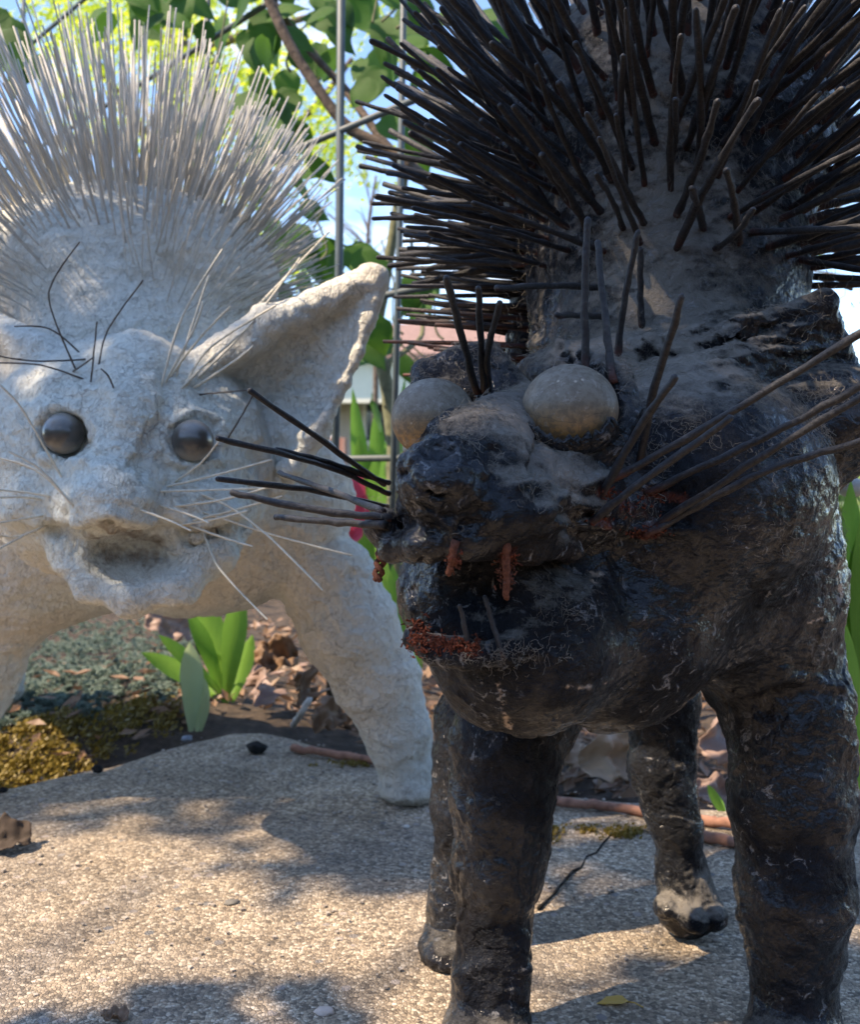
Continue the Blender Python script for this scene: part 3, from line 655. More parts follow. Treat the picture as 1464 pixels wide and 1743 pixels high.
crumbs('rust_crumbs', [(715, 1083, 10, 14, 200, .004), (765, 1098, 20, 7, 170, .004), (800, 1103, 9, 6, 70, .003), (776, 945, 7, 5, 30, .004), (864, 945, 7, 5, 40, .004), (1015, 884, 7, 6, 30, .003), (1030, 838, 7, 8, 30, .003), (1110, 850, 26, 12, 34, .002), (1105, 904, 18, 5, 46, .003), (1085, 870, 22, 10, 14, .002)], bc, bvh_b, M_rust)
crumb2 = MB()
for (cx_, cy_, y_, k, sx, sy) in ((775, 955, .535, 60, 6, 9), (862, 965, .545, 130, 8, 15)):
    for _ in range(k):
        c = P(random.gauss(cx_, sx), random.gauss(cy_, sy), y_+random.uniform(-.004, .004)); d = Vector([random.gauss(0, 1) for _ in range(3)]).normalized(); r_ = .0011; crumb2.tube([c-d*r_, c+d*r_*1.4], [r_*.7, r_*.4], 4)
o = under(link('tooth_rust', crumb2.mesh('tooth_rust', M_rust2, False)), bc); o['kind'] = 'stuff'
for ph in (0, math.pi):
    pts = [P(652, 925+i*4.2, .565)+Vector((.002*math.cos(i*.8+ph)-.0004*i*.5, .002*math.sin(i*.8+ph), 0)) for i in range(16)]
    under(link('twisted_wire', MB().tube(pts, .0016, 6).mesh('twisted_wire', M_rust2)), bc)
# dust fibres and cobweb
fb = MB()
def fibre(c, nr, L_, r_):
    d = nr.orthogonal().normalized(); d = Quaternion(nr, random.uniform(0, 6.28)) @ d; p = c+nr*.0006; pts = [p]
    for _ in range(6):
        d = (Quaternion(nr, random.gauss(0, .7)) @ d).normalized(); p = p+d*L_/6+nr*random.gauss(.0002, .0005); pts.append(p)
    fb.tube(pts, r_, 3, False)
ids = np.where((pp[:, 1] > 520) & (pp[:, 1] < 930) & (pp[:, 0] > 700) & (pp[:, 0] < 1464) & (pp[:, 2] < .88) & (nn[:, 1] < .1))[0]; rng.shuffle(ids); k = 0
for i in ids:
    x, y = pp[i, 0], pp[i, 1]; w = .05+.9*max(nn[i, 2], 0)**1+.35*math.exp(-((x-1110)/120)**2-((y-860)/50)**2)-.9*math.exp(-((x-760)/90)**2-((y-830)/70)**2)
    if random.random() > w: continue
    if vnoise(v[i:i+1], 45, 91)[0]+random.gauss(0, .25) < .1: continue
    fibre(Vector(v[i]), Vector(nn[i]), random.uniform(.004, .014), random.uniform(.00007, .00015)); k += 1
    if k > 4200: break
ids = np.where((pp[:, 1] < 560) & (nn[:, 1] < 0) & (pp[:, 0] > 850))[0]; rng.shuffle(ids)
for i in ids[:1400]: fibre(Vector(v[i])+Vector(nn[i])*random.uniform(0, .02), Vector(nn[i]), random.uniform(.01, .03), .00010)
for (x, y, sx, sy, k) in ((880, 1115, 40, 12, 130), (960, 1030, 30, 25, 80), (790, 1120, 50, 8, 60), (655, 860, 12, 25, 60), (740, 900, 60, 60, 0)):
    for _ in range(k):
        h, nr = hit(bvh_b, random.gauss(x, sx), random.gauss(y, sy)); fibre(h, nr, random.uniform(.003, .009), .00010)
o = under(link('cobweb_fibres', fb.mesh('cobweb_fibres', M_fibre)), bc); o['kind'] = 'stuff'

# ---------------------------------------------------------------- WHITE CAT
vw = Vol((-.86, .90, -.015), (.06, 2.0, .80), .0046); V = vw
V.ell(P(213, 790, 1.15), (.158, .13, .133), .02)
V.ell(P(200, 852, 1.05), (.060, .06, .043), .015)
V.chain([(P(235, 625, 1.105), .036), (P(220, 720, 1.045), .030), (P(193, 845, 1.005), .030)], .022)
V.ell(P(192, 852, .995), (.034, .035, .028), .012)
V.ell(P(325, 862, 1.075), (.058, .05, .034), .018); V.ell(P(85, 858, 1.075), (.050, .05, .034), .018)
V.ell(P(230, 950, 1.075), (.080, .058, .040), .012)
V.chain([(P(70, 900, 1.07), .012), (P(112, 935, 1.045), .015), (P(158, 992, 1.028), .016), (P(228, 1014, 1.018), .017), (P(305, 996, 1.03), .016), (P(360, 945, 1.055), .015), (P(405, 895, 1.085), .012)], .016)
V.ell(P(225, 945, 1.005), (.058, .050, .026), .008, '-')
for x in (108, 328):
    V.ell(P(x, 742, 1.02), (.030, .03, .029), .012, '-')
V.ell(P(338, 850, 1.35), (.198, .14, .145), .05)
V.ell(P(60, 910, 1.38), (.16, .13, .118), .05)
V.ell(P(215, 640, 1.32), (.165, .13, .12), .06)
V.ell(P(222, 470, 1.40), (.195, .17, .112), .05)
V.ell(P(10, 590, 1.44), (.17, .17, .15), .05)
V.chain([(P(0, 1000, 1.35), .075), (P(-60, 1150, 1.34), .055), (P(-110, 1330, 1.34), .045)], .04)
V.chain([(P(-60, 850, 1.55), .12), (P(-70, 950, 1.72), .07), (P(0, 1120, 1.85), .034), (P(8, 1172, 1.86), .030)], .04)
V.chain([(P(555, 990, 1.33), .060), (P(596, 1070, 1.33), .058), (P(642, 1160, 1.335), .050), (P(676, 1245, 1.34), .041), (P(692, 1320, 1.345), .034), (P(693, 1345, 1.34), .032)], .012)
V.ell(P(690, 1345, 1.33), (.035, .04, .018), .012)
V.tri(P(330, 630, 1.13), P(635, 475, 1.185), P(455, 680, 1.195), .010, .006); V.tri(P(455, 680, 1.195), P(638, 475, 1.18), P(545, 735, 1.155), .009, .006); V.tri(P(545, 735, 1.155), P(642, 478, 1.18), P(606, 600, 1.17), .008, .006); V.tri(P(455, 680, 1.195), P(545, 735, 1.155), P(470, 830, 1.16), .010, .008)
V.chain([(P(330, 632, 1.12), .016), (P(460, 555, 1.14), .015), (P(632, 474, 1.175), .0155)], .010); V.chain([(P(488, 800, 1.14), .007), (P(548, 722, 1.145), .007), (P(606, 600, 1.16), .008), (P(644, 482, 1.172), .011)], .006)
V.tri(P(60, 610, 1.14), P(-190, 480, 1.20), P(-40, 690, 1.18), .014, .02); V.cap(P(70, 600, 1.13), P(-190, 480, 1.2), .02, .012, .015); V.tri(P(400, 700, 1.2), P(528, 745, 1.15), P(470, 800, 1.2), .012, .02)
v, q = V.mesh(); me = subsurf(np_mesh('body', v, q), 1); v, nn = get_vn(me); pw = nproj(v)
face = np.clip(1-np.linalg.norm((v-np.array(P(215, 780, 1.05)))/np.array((.2, .15, .18)), axis=1), 0, 1)
d = face*(ridged(v*np.array((1, 1, .7)), 85, 2, 71)*.0009)+fbm(v, 9, 3, 2)*.005+ridged(v, 24, 3, 6)*.0011+fbm(v, 90, 3, 9)*.0012+np.clip(vnoise(v*np.array((.6, .6, 1.8)), 45, 61)-.2, 0, 1)*.004
wearm = np.clip(1-np.linalg.norm((v-np.array(P(480, 620, 1.16)))/np.array((.14, .10, .13)), axis=1), 0, 1)
d += wearm*ridged(v*np.array((1, 1, 1.8)), 35, 3, 29)*.0022
v = v+nn*d[:, None]; v[:, 2] = np.maximum(v[:, 2], .0005); put_v(me, v); me.materials.append(M_white); v, nn = get_vn(me); pw = nproj(v)
tick('white mesh %d' % len(v)); bvh_w = quad_bvh(me, v)
v, nn = groove(me, v, nn, bvh_w, [([(85, 903), (140, 908), (185, 892), (240, 906), (330, 914), (398, 893)], .007, -.009), ([(70, 885), (130, 890), (185, 872), (250, 888), (330, 896), (405, 872)], .008, .006),
    ([(180, 860), (120, 880)], .005, -.003), ([(205, 862), (260, 870)], .005, -.003), ([(108+50*math.cos(R(a)), 740+50*math.sin(R(a))) for a in range(0, 361, 30)], .0045, .0045), ([(328+50*math.cos(R(a)), 750+48*math.sin(R(a))) for a in range(0, 361, 30)], .0045, .004), ([(60, 700), (85, 690), (130, 695), (160, 720)], .006, .003), ([(290, 715), (330, 705), (370, 715), (385, 740)], .006, .005), ([(290, 785), (330, 800), (375, 785)], .006, .005), ([(75, 785), (110, 795), (150, 785)], .006, .005),
    ([(150, 650), (200, 640), (290, 650)], .014, .002), ([(160, 640), (175, 720)], .012, -.005), ([(285, 640), (275, 720), (240, 790)], .012, -.006), ([(420, 600), (350, 630), (310, 650)], .008, .005), ([(440, 770), (455, 830), (420, 900)], .012, -.008),
    ([(120, 570), (200, 562), (320, 575)], .010, -.008), ([(230, 460), (250, 500)], .006, -.004), ([(280, 440), (300, 470)], .006, -.005), ([(600, 980), (560, 1010), (520, 1060)], .012, -.006), ([(650, 1340), (700, 1350)], .004, -.003)])
bvh_w = quad_bvh(me, v)
me.attributes.new('skylit_tint', 'FLOAT', 'POINT').data.foreach_set('value', np.clip(face*2.2, 0, .9).astype(np.float32))
paint(me, v, 'grime_shade', [([(185, 900), (230, 912)], .018), ([(150, 915), (265, 920)], .010), ([(325, 900), (372, 898)], .008), ([(690, 1348)], .006), ([(185, 945), (260, 950)], .014)], bvh_w)  # brown mouth lining, foot grime, and the mouth hollow's shade put into colour
wc = empty('cat_sculpture', (P(260, 1300, 1.35).x, 1.35, 0)); tag(wc, 'white cat sculpture with a crest of pale rods and grey glass eyes, at left', 'sculpture', 'cat sculptures')
under(link('body', me), wc)
for (x, y, Y, r) in ((108, 738, 1.036, .0205), (328, 750, 1.040, .0205)):
    e = link('eye', uv_sphere(1, 40, 26).mesh('eye'), wc, M_eyeg); e.matrix_parent_inverse = Matrix.Translation(wc.location).inverted(); e.location = P(x, y, Y); e.scale = (r, r, r)
foc = P(240, 620, 1.42)
sel = (pw[:, 1] < 545) & (pw[:, 0] > -260) & (pw[:, 0] < 520) & (v[:, 1] < 1.62) & (v[:, 2] > .56) & (np.array(pw[:, 2]) > 1.22)
ws = bristles(v, nn, sel, foc, 1650, .0095, .30, .07, (0, 0, .08)); ws.sort(key=lambda t: t[0].y); print('white spikes', len(ws)); stuff = MB(); cnt = 0
for i, (p, d) in enumerate(ws):
    x, y, _ = proj(p)
    if y > 400 and random.random() < .25: continue
    ln = random.uniform(.14, .215)*(.72 if y > 430 else 1)*(1-.55*max(0, d.x-.15)); rad = random.uniform(.0009, .0014)*(.6 if y > 430 else 1)
    if cnt < 295: place_rod('spike', wrods[i % 8], wc, p-d*.006, d, ln, rad); cnt += 1
    else: stuff.tube([p-d*.006, p+d*ln*.5+Vector((random.uniform(-.003, .003), 0, 0)), p+d*ln], [rad, rad*.95, rad*.8], 5)
o = under(link('distant_spikes', stuff.mesh('distant_spikes', M_wrod)), wc); o['kind'] = 'stuff'
WR = [(((285, 828), (380, 805), (462, 783)), 1.0), (((275, 836), (380, 833), (470, 830)), 1.0), (((272, 860), (320, 875), (356, 890)), .97), (((240, 868), (285, 885), (325, 903)), .95), (((345, 842), (400, 868), (470, 925), (550, 1005)), .95),
      (((345, 905), (375, 970), (455, 1054)), .95), (((325, 895), (380, 915), (430, 930)), .97), (((298, 820), (340, 790), (372, 752)), .99), (((355, 875), (480, 915), (600, 945)), 1.0), (((300, 862), (380, 850), (460, 828)), .98), (((330, 885), (400, 868), (480, 845)), 1.0), (((310, 893), (360, 885), (420, 870)), .97),
      (((125, 858), (60, 800), (-20, 775)), .97), (((78, 895), (40, 912), (-20, 945)), .95), (((125, 862), (70, 800), (15, 768)), .95), (((105, 812), (40, 700), (0, 655)), .97), (((70, 850), (30, 846), (-20, 848)), .97), (((72, 878), (30, 885), (-20, 893)), .97), (((85, 845), (40, 838), (-20, 832)), .99), (((60, 905), (20, 915), (-20, 905)), 1.0)]
for pts, Yt in WR: rod_px('whisker', bvh_w, wc, pts, Yt, .00125, M_cream, n=5)
WD = [(((128, 628), (85, 520), (95, 470), (135, 413)), 1.0), (((168, 620), (185, 560), (243, 478)), 1.0), (((145, 612), (60, 615), (-10, 605)), 1.0), (((155, 650), (160, 600), (165, 548)), 1.0), (((193, 660), (184, 640), (172, 628)), .99), (((140, 645), (70, 622), (-10, 618)), 1.02), (((125, 632), (150, 615), (160, 608)), 1.0), (((135, 600), (85, 560), (25, 556)), 1.05), (((340, 672), (380, 668), (425, 664)), 1.02), (((385, 750), (410, 710), (432, 670)), 1.02)]
for pts, Yt in WD: rod_px('brow_wire', bvh_w, wc, pts, Yt, .0010, M_wire, n=5)
WL = [(((275, 655), (310, 540), (378, 425)), 1.05), (((282, 650), (330, 560), (345, 515)), 1.05), (((290, 640), (345, 570), (392, 522)), 1.05), (((318, 650), (360, 590), (470, 520)), 1.08), (((330, 660), (400, 615), (430, 590)), 1.06), (((300, 640), (330, 545), (355, 470)), 1.08), (((340, 640), (420, 560), (510, 440)), 1.15), (((350, 620), (440, 520), (560, 395)), 1.2), (((310, 660), (350, 620), (420, 560)), 1.08)]
for pts, Yt in WL: rod_px('brow_wire', bvh_w, wc, pts, Yt, .0015, M_cream, n=6)

tick('cats')
# ---------------------------------------------------------------- fence (wide wire grid) behind
fdir = Vector((-.648, .761, 0)); f0 = Vector(P(573, 800, 1.90)); f0.z = 0
fence = empty('wire_fence', f0); tag(fence, 'grey metal grid fence behind the sculptures', 'fence')
for t, r_ in ((-.165, .0055), (0, .0075), (.50, .006), (1.6, .006), (2.2, .006), (2.8, .006)):
    a = f0+fdir*t; lean = Vector((.012 if t == 0 else .02, 0, 0)); under(link('post', MB().tube([a+Vector((-.015, 0, -.06)), a+lean*.5+Vector((0, 0, .8)), a+lean*1.5+Vector((0, 0, 1.9))], r_, 10).mesh('post', M_metal)), fence)
for z in (.44, .715, 1.02, 1.32, 1.62):
    a = f0-fdir*.45+Vector((0, .010, z)); b = f0+fdir*3+Vector((0, .010, z)); under(link('rail', MB().tube([a, a.lerp(b, .33), a.lerp(b, .66), b], .0060, 10).mesh('rail', M_metal)), fence)

# ---------------------------------------------------------------- leaves
def heart_leaf(w=.42, curl=.12, seed=0, lobes=True):
    rr = random.Random(seed); prof = [(0.0, .0), (.04, .16), (.12, .30), (.25, .40), (.42, .41), (.60, .33), (.78, .19), (.92, .06), (1.0, 0)]
    vs = []; fs = []; k = len(prof)
    for i, (t, wd) in enumerate(prof):
        zc = -curl*(t*t)*1.3; ww = wd*w/.41*(1+rr.uniform(-.05, .05)); sag = .22*ww
        yl = t-(.10*(1-t*8) if lobes and t < .125 and i > 0 else 0)
        vs += [(0, t, zc), (ww*.55, yl, zc+sag*.8), (ww, yl-.02, zc+sag*.6+rr.uniform(-.02, .02)), (-ww*.55, yl, zc+sag*.8), (-ww, yl-.02, zc+sag*.6+rr.uniform(-.02, .02))]
    for i in range(k-1):
        a = i*5; b = a+5; fs += [(a, b, b+1, a+1), (a+1, b+1, b+2, a+2), (a, a+3, b+3, b), (a+3, a+4, b+4, b+3)]
    return vs, fs
def mk_leaf(mat_, seed, **kw):
    a, b = heart_leaf(seed=seed, **kw); return MB().add(a, b).mesh('leaf', mat_)
LILAC = [mk_leaf(M_lilac, s, w=random.Random(s).uniform(.30, .44), curl=random.Random(s).uniform(.05, .3)) for s in range(6)]
def place_leaf(me_, parent, c, tip_dir, nrm, size, name='leaf'):
    y = Vector(tip_dir).normalized(); z = Vector(nrm); z = (z-y*z.dot(y)).normalized(); x = y.cross(z)
    M = Matrix((x, y, z)).transposed(); o = bpy.data.objects.new(name, me_); COL.objects.link(o); o.parent = parent
    o.matrix_parent_inverse = Matrix.Translation(parent.location).inverted(); o.matrix_basis = Matrix.LocRotScale(Vector(c), M.to_quaternion(), Vector((size,)*3)); return o
sb = Vector(P(668, 1150, 2.1)); sb.z = gz(sb.x, sb.y)
shrub = empty('lilac_shrub', sb); tag(shrub, 'leafy lilac shrub with heart shaped leaves growing through the wire fence', 'shrub')
def branch(name, pts, r0, r1, parent, mat_, n=9):
    ctrl = [Vector(p) for p in pts]; out = []
    for i in range(len(ctrl)-1):
        p0, p1, p2, p3 = ctrl[max(i-1, 0)], ctrl[i], ctrl[i+1], ctrl[min(i+2, len(ctrl)-1)]
        for t in range(5):
            t /= 5; out.append(.5*((2*p1)+(p2-p0)*t+(2*p0-5*p1+4*p2-p3)*t*t+(3*p1-p0-3*p2+p3)*t**3))
    out.append(ctrl[-1]); k = len(out)
    rs = [(r0+(r1-r0)*i/(k-1))*random.uniform(.9, 1.12) for i in range(k)]
    return under(link(name, MB().tube(out, rs, n).mesh(name, mat_)), parent)
branch('trunk', [sb, P(672, 900, 2.1), P(668, 740, 2.1), P(655, 640, 2.1), P(640, 575, 2.1), P(655, 480, 2.08), P(682, 330, 2.06), P(690, 285, 2.05)], .017, .009, shrub, M_gstem)
branch('branch', [P(900, 420, 2.0), P(760, 335, 2.0), P(700, 285, 2.0), P(640, 245, 2.0), P(590, 215, 2.0), P(540, 150, 2.0), P(490, 70, 2.0), P(440, -40, 2.0)], .013, .009, shrub, M_bark)
branch('branch', [P(690, 285, 2.05), P(640, 225, 2.06), P(585, 150, 2.1), P(530, 90, 2.1), P(470, 10, 2.1), P(450, -60, 2.1)], .009, .006, shrub, M_bark)
branch('branch', [P(655, 620, 2.1), P(700, 590, 2.15), P(720, 560, 2.2), P(705, 480, 2.2), P(700, 400, 2.2)], .006, .003, shrub, M_gstem)
for _ in range(26):
    x, y = random.choice(((500, 330), (480, 420), (640, 540), (700, 560), (420, 120), (560, 90), (640, 60), (700, 200), (520, 460), (250, 30), (690, 720)))
    x += random.gauss(0, 40); y += random.gauss(0, 30); Y = random.uniform(1.95, 2.3); branch('twig', [P(x, y, Y), P(x+random.gauss(0, 20), y-random.uniform(20, 50), Y), P(x+random.gauss(0, 35), y-random.uniform(70, 120), Y)], .003, .0015, shrub, M_gstem, 6)
spec = [((150, 60), (330, 130), 0, 0)]
LV = []
for (x0, y0, x1, y1, k) in ((180, -30, 330, 50, 18), (330, -40, 560, 60, 18), (400, 60, 560, 230, 12), (560, -30, 740, 110, 17), (640, 110, 740, 280, 9), (445, 250, 530, 340, 4), (455, 350, 530, 500, 12), (520, 405, 620, 470, 8), (640, 455, 740, 480, 2), (610, 490, 740, 610, 14), (-20, 0, 50, 90, 7), (780, 0, 960, 80, 8), (-10, 60, 70, 150, 8), (320, 150, 470, 260, 10), (620, 660, 680, 790, 3)):
    for _ in range(k): LV.append((random.uniform(x0, x1), random.uniform(y0, y1), random.uniform(48, 82), random.uniform(1.95, 2.5), None))
LV += [(452, 65, 62, 2.0, 100), (632, 135, 75, 1.95, 115), (655, 70, 80, 1.95, 60), (690, 10, 70, 1.9, 200), (545, 300, 52, 2.0, 190), (600, 445, 70, 2.0, 10), (500, 310, 72, 2.0, 45), (440, 172, 70, 2.0, 180), (500, 390, 60, 2.0, 60), (530, 445, 75, 2.0, 195)]
for i, (x, y, sz, Y, an) in enumerate(LV):
    a = R(an) if an is not None else random.uniform(R(20), R(160)) if random.random() < .6 else random.uniform(0, 6.28)
    dr = Vector((math.cos(a), random.uniform(-.4, .4), -math.sin(a))); nr = Vector((random.gauss(0, .5), -1 if random.random() < .7 else .3, random.uniform(.1, 1.0)))
    place_leaf(LILAC[i % 6], shrub, P(x, y, Y), dr, nr, sz*Y/F)
# spring-green tree further off
def cloud_tree(name, label, base, boxes, mat_, size, trunk_r, n_each, parts_branch):
    r0 = empty(name, base); tag(r0, label, 'tree'); m = MB()
    for (x, y, sx, sy, Y, k) in boxes:
        for _ in range(k):
            cx_, cy_ = random.gauss(x, sx), random.gauss(y, sy); c0 = P(cx_, cy_, Y+random.gauss(0, .5))
            for _ in range(n_each):
                c = c0+Vector([random.gauss(0, size*1.8) for _ in range(3)]); d = Vector([random.gauss(0, 1) for _ in range(3)]).normalized(); u = d.orthogonal().normalized()*size*random.uniform(.5, .9); w = d.cross(u)*random.uniform(.6, 1.0)
                m.add([c-u, c-w*.6, c+u*.2-w*.3, c+u, c+w*.5, c-u*.2+w*.6], [(0, 1, 2), (2, 3, 4), (0, 2, 4), (0, 4, 5)])
    o = under(link('crown', m.mesh('crown', mat_, False)), r0); o['kind'] = 'stuff'
    branch('trunk', [base]+parts_branch[0], trunk_r, trunk_r*.4, r0, M_bark)
    for b in parts_branch[1:]: branch('limb', b, trunk_r*.4, trunk_r*.12, r0, M_bark, 6)
    return r0
cloud_tree('maple_tree', 'tree with bright yellow green spring leaves seen behind the fence', Vector((-1.9, 6.3, -.04)),
           [(140, 40, 50, 40, 6, 60), (280, 60, 90, 60, 6.2, 120), (430, 120, 70, 60, 6, 65), (500, 230, 70, 50, 6, 55), (600, 40, 60, 40, 6.4, 28), (590, 275, 40, 25, 6, 12), (400, 260, 60, 60, 6.2, 34), (330, 160, 70, 80, 6.1, 40), (510, 470, 40, 40, 6.2, 16), (350, 400, 90, 60, 6.4, 20), (160, 160, 60, 70, 6.2, 30), (220, -250, 260, 150, 6.5, 90)], M_maple, .035, .10, 16,
           [[P(180, 700, 6.3), P(240, 400, 6.3), P(300, 100, 6.3), P(330, -300, 6.4)], [P(240, 400, 6.3), P(400, 300, 6.2), P(520, 200, 6.1), P(600, 100, 6.0)], [P(260, 250, 6.3), P(180, 130, 6.2), P(120, 20, 6.2)], [P(300, 100, 6.3), P(420, 60, 6.2), P(560, 20, 6.2)]])
cloud_tree('thin_tree', 'thin tree with sparse pale twigs at the far right', Vector((3.3, 7.6, -.04)),
           [(1450, 400, 50, 50, 7.5, 12), (1500, 200, 70, 90, 7.5, 30)], M_maple, .03, .06, 8,
           [[P(1540, 700, 7.5), P(1530, 400, 7.5), P(1500, 100, 7.5)]]+[[P(1530-10*i, 520-30*i, 7.5), P(1470, 480-35*i, 7.5), P(1400+random.uniform(-30, 10), 470-35*i+random.uniform(-30, 30), 7.5)] for i in range(6)])
# bare twigs on a slender distant tree between the cats
bt = empty('bare_tree', Vector((-.3, 5.2, -.04))); tag(bt, 'slender bare twigged tree against the sky between the two cats', 'tree')
branch('trunk', [Vector((-.3, 5.2, -.04)), P(640, 620, 5.2), P(625, 430, 5.2), P(640, 300, 5.2)], .018, .006, bt, M_bark)
for i in range(26):
    y = random.uniform(300, 600); x = 630; a = random.uniform(-1.3, 1.3); l_ = random.uniform(50, 130); branch('twig', [P(x, y, 5.2), P(x+math.sin(a)*l_*.5, y-l_*.4, 5.2), P(x+math.sin(a)*l_, y-l_*random.uniform(.5, .9), 5.2)], .004, .0015, bt, M_bark, 4)
# ---------------------------------------------------------------- house
def build_house():
    Y = 19.0; hb = empty('house', Vector((P(600, 800, Y).x, Y, -.03))); tag(hb, 'cream sided house with brick porch piers and red roof between the cats', 'house')
    def b(name, x0, x1, y0, y1, z0, z1, m_): return under(link(name, MB().box(((x0+x1)/2, (y0+y1)/2, (z0+z1)/2), ((x1-x0)/2, (y1-y0)/2, (z1-z0)/2)).mesh(name, m_, False)), hb)
    b('wall', -6, 3.2, Y+1.5, Y+7, 0, 2.9, M_brick); b('porch_beam', -6.1, 3.3, Y, Y+.3, 1.62, 2.5, M_siding); b('porch_floor', -6, 3.2, Y, Y+1.5, -.03, .25, M_conc)
    for x in (-5.2, -3.5, -1.75, .2, 2.2): b('pier', x-.22, x+.22, Y+.02, Y+.4, .25, 1.0, M_brick); b('column', x-.10, x+.10, Y+.08, Y+.28, 1.0, 1.62, M_trim)
    for x in (-4.4, -2.5, -.8, 1.2):
        w = b('window', x-.5, x+.5, Y+1.44, Y+1.5, .9, 1.9, M_trim); p = link('pane', MB().box((x, Y+1.425, 1.4), (.42, .012, .42)).mesh('pane', M_pane, False)); p.parent = w
    m = MB(); m.add([(-6.5, Y-.2, 2.48), (3.6, Y-.2, 2.48), (3.6, Y+4.2, 3.6), (-6.5, Y+4.2, 3.6), (3.6, Y+8, 2.48), (-6.5, Y+8, 2.48), (-6.5, Y-.2, 2.36), (3.6, Y-.2, 2.36), (3.6, Y+8, 2.36), (-6.5, Y+8, 2.36)], [(0, 1, 2, 3), (3, 2, 4, 5), (0, 3, 5, 9, 6), (1, 7, 8, 4, 2), (0, 6, 7, 1), (5, 4, 8, 9)])
    under(link('roof', m.mesh('roof', M_roof, False)), hb)
build_house()
# hedge behind the bed, hides the lawn horizon between the cats
def leafmass(name, label, cat, boxes, mats, size, kind='stuff'):
    m = MB()
    for (x0, x1, y0, y1, z0, z1, k) in boxes:
        for _ in range(k):
            c = Vector((random.uniform(x0, x1), random.uniform(y0, y1), random.uniform(z0, z1))); d = Vector([random.gauss(0, 1) for _ in range(3)]).normalized(); u = d.orthogonal().normalized()*size*random.uniform(.6, 1.2); w = d.cross(u)*.45
            m.add([c-u, c-w, c+u, c+w], [(0, 1, 2, 3)])
    o = link(name, m.mesh(name, mats, False)); tag(o, label, cat, None, kind); return o
M_hedge = leaf_mat('hedge_leaf', (.05, .10, .02), (.13, .22, .04), .3)
leafmass('hedge', 'low green hedge behind the flower bed between the cats', 'hedge', [(-3.2, 3.2, 4.2, 4.8, -.05, .42, 9000)], M_hedge, .035)
leafmass('hedge', 'tall hedge added unseen behind the viewer to cut sky fill on the cats', 'hedge', [(-7, 7, -6.0, -5.2, 0, 2.6, 15000), (-5.4, -4.6, -5, 1.5, 0, 1.8, 6000), (5.2, 6.0, -5, 2.0, 0, 1.8, 6000)], M_lilac, .13)  # added for the light: leaf mass out of view, darkens what the cats reflect
# ---------------------------------------------------------------- bed plants
def blade(parent, base, tip, width, mat_, bend=.25, name='leaf', fold=.25):
    b, t = Vector(base), Vector(tip); d = t-b; side = d.cross(Vector((0, 1, 0))).normalized() if abs(d.normalized().y) < .9 else Vector((1, 0, 0)); nr = side.cross(d).normalized()
    vs = []; fs = []; K = 10
    for i in range(K+1):
        u = i/K; w = width*(math.sin(min(u*1.25+.12, 1)*math.pi*.5) if u < .6 else math.cos((u-.6)/.4*math.pi/2)**.75)*.5; w = max(w, .0002)
        c = b+d*u+nr*bend*d.length*math.sin(u*math.pi)*.5; e = nr*fold*w
        vs += [c-side*w+e, c-side*w*.5+e*.35, c, c+side*w*.5+e*.35, c+side*w+e]
    for i in range(K):
        for k in range(4): a = i*5+k; fs.append((a, a+1, a+6, a+5))
    return under(link(name, MB().add(vs, fs).mesh(name, mat_)), parent)
def plant(name, label, cat, px, py, Y, blades, mat_, group=None):
    c = P(px, py, Y); c.z = gz(c.x, Y); r0 = empty(name, c); tag(r0, label, cat, group)
    for (x0, y0, x1, y1, w, bend) in blades: blade(r0, P(x0, y0, Y), P(x1, y1, Y+random.uniform(-.05, .05)), w*Y/F, mat_, bend)
    return r0
plant('tulip_plant', 'bright green tulip leaves sprouting behind the white belly', 'plant', 380, 1180, 1.9, [(378, 1190, 345, 1010, 50, .1), (385, 1190, 410, 1000, 42, -.1), (372, 1190, 240, 1110, 34, .2), (375, 1180, 270, 1080, 26, .1), (385, 1200, 365, 1110, 40, .1), (395, 1195, 430, 1080, 30, .1), (380, 1190, 320, 1040, 30, .2)], M_blade)
plant('tulip_plant', 'single upright pale grey green leaf standing at the slab edge', 'plant', 330, 1240, 1.72, [(325, 1245, 323, 1092, 42, .08), (335, 1245, 345, 1150, 30, .1), (342, 1245, 352, 1180, 18, -.1)], M_gblade)
plant('tulip_plant', 'upright green leaves between the white leg and black chin', 'plant', 690, 1230, 1.75, [(690, 1230, 668, 960, 40, .1), (700, 1230, 690, 1020, 36, .1), (695, 1230, 640, 900, 30, -.1), (700, 1230, 720, 960, 30, -.1)], M_blade)
plant('iris_plant', 'green blurred strap leaves in the gap above the black whiskers', 'plant', 640, 1060, 2.5, [(640, 1060, 600, 660, 34, .1), (650, 1060, 640, 690, 40, .1), (640, 1060, 690, 640, 22, -.1), (650, 1060, 610, 740, 50, .2), (660, 1060, 668, 720, 46, -.1), (640, 1060, 580, 790, 40, .2), (640, 1060, 625, 850, 60, .1)], M_blade)
plant('iris_plant', 'tall green leaves at the right edge behind the black shoulder', 'plant', 1470, 1330, 1.05, [(1475, 1330, 1448, 815, 60, .04), (1480, 1330, 1462, 900, 55, .05), (1468, 1380, 1440, 1060, 34, -.05), (1490, 1330, 1475, 850, 60, .02)], M_blade)
plant('grass_tuft', 'small green blade poking through dry leaves between the black legs', 'plant', 1230, 1400, 1.30, [(1240, 1400, 1205, 1335, 16, .05), (1238, 1400, 1222, 1350, 10, -.05)], M_blade)
fl = empty('pink_flower', P(590, 1050, 2.3)); tag(fl, 'deep pink blossom glimpsed behind the black whiskers', 'flower')
blade(fl, P(592, 1080, 2.3), P(592, 930, 2.3), .012, M_gstem, .02, 'stem')
for a in range(7):
    an = a/7*6.28; blade(fl, P(590, 928, 2.3), P(590+math.cos(an)*34, 862+math.sin(an)*55-20, 2.3+.03*math.sin(an*2)), .045, M_petal, .25, 'petal')
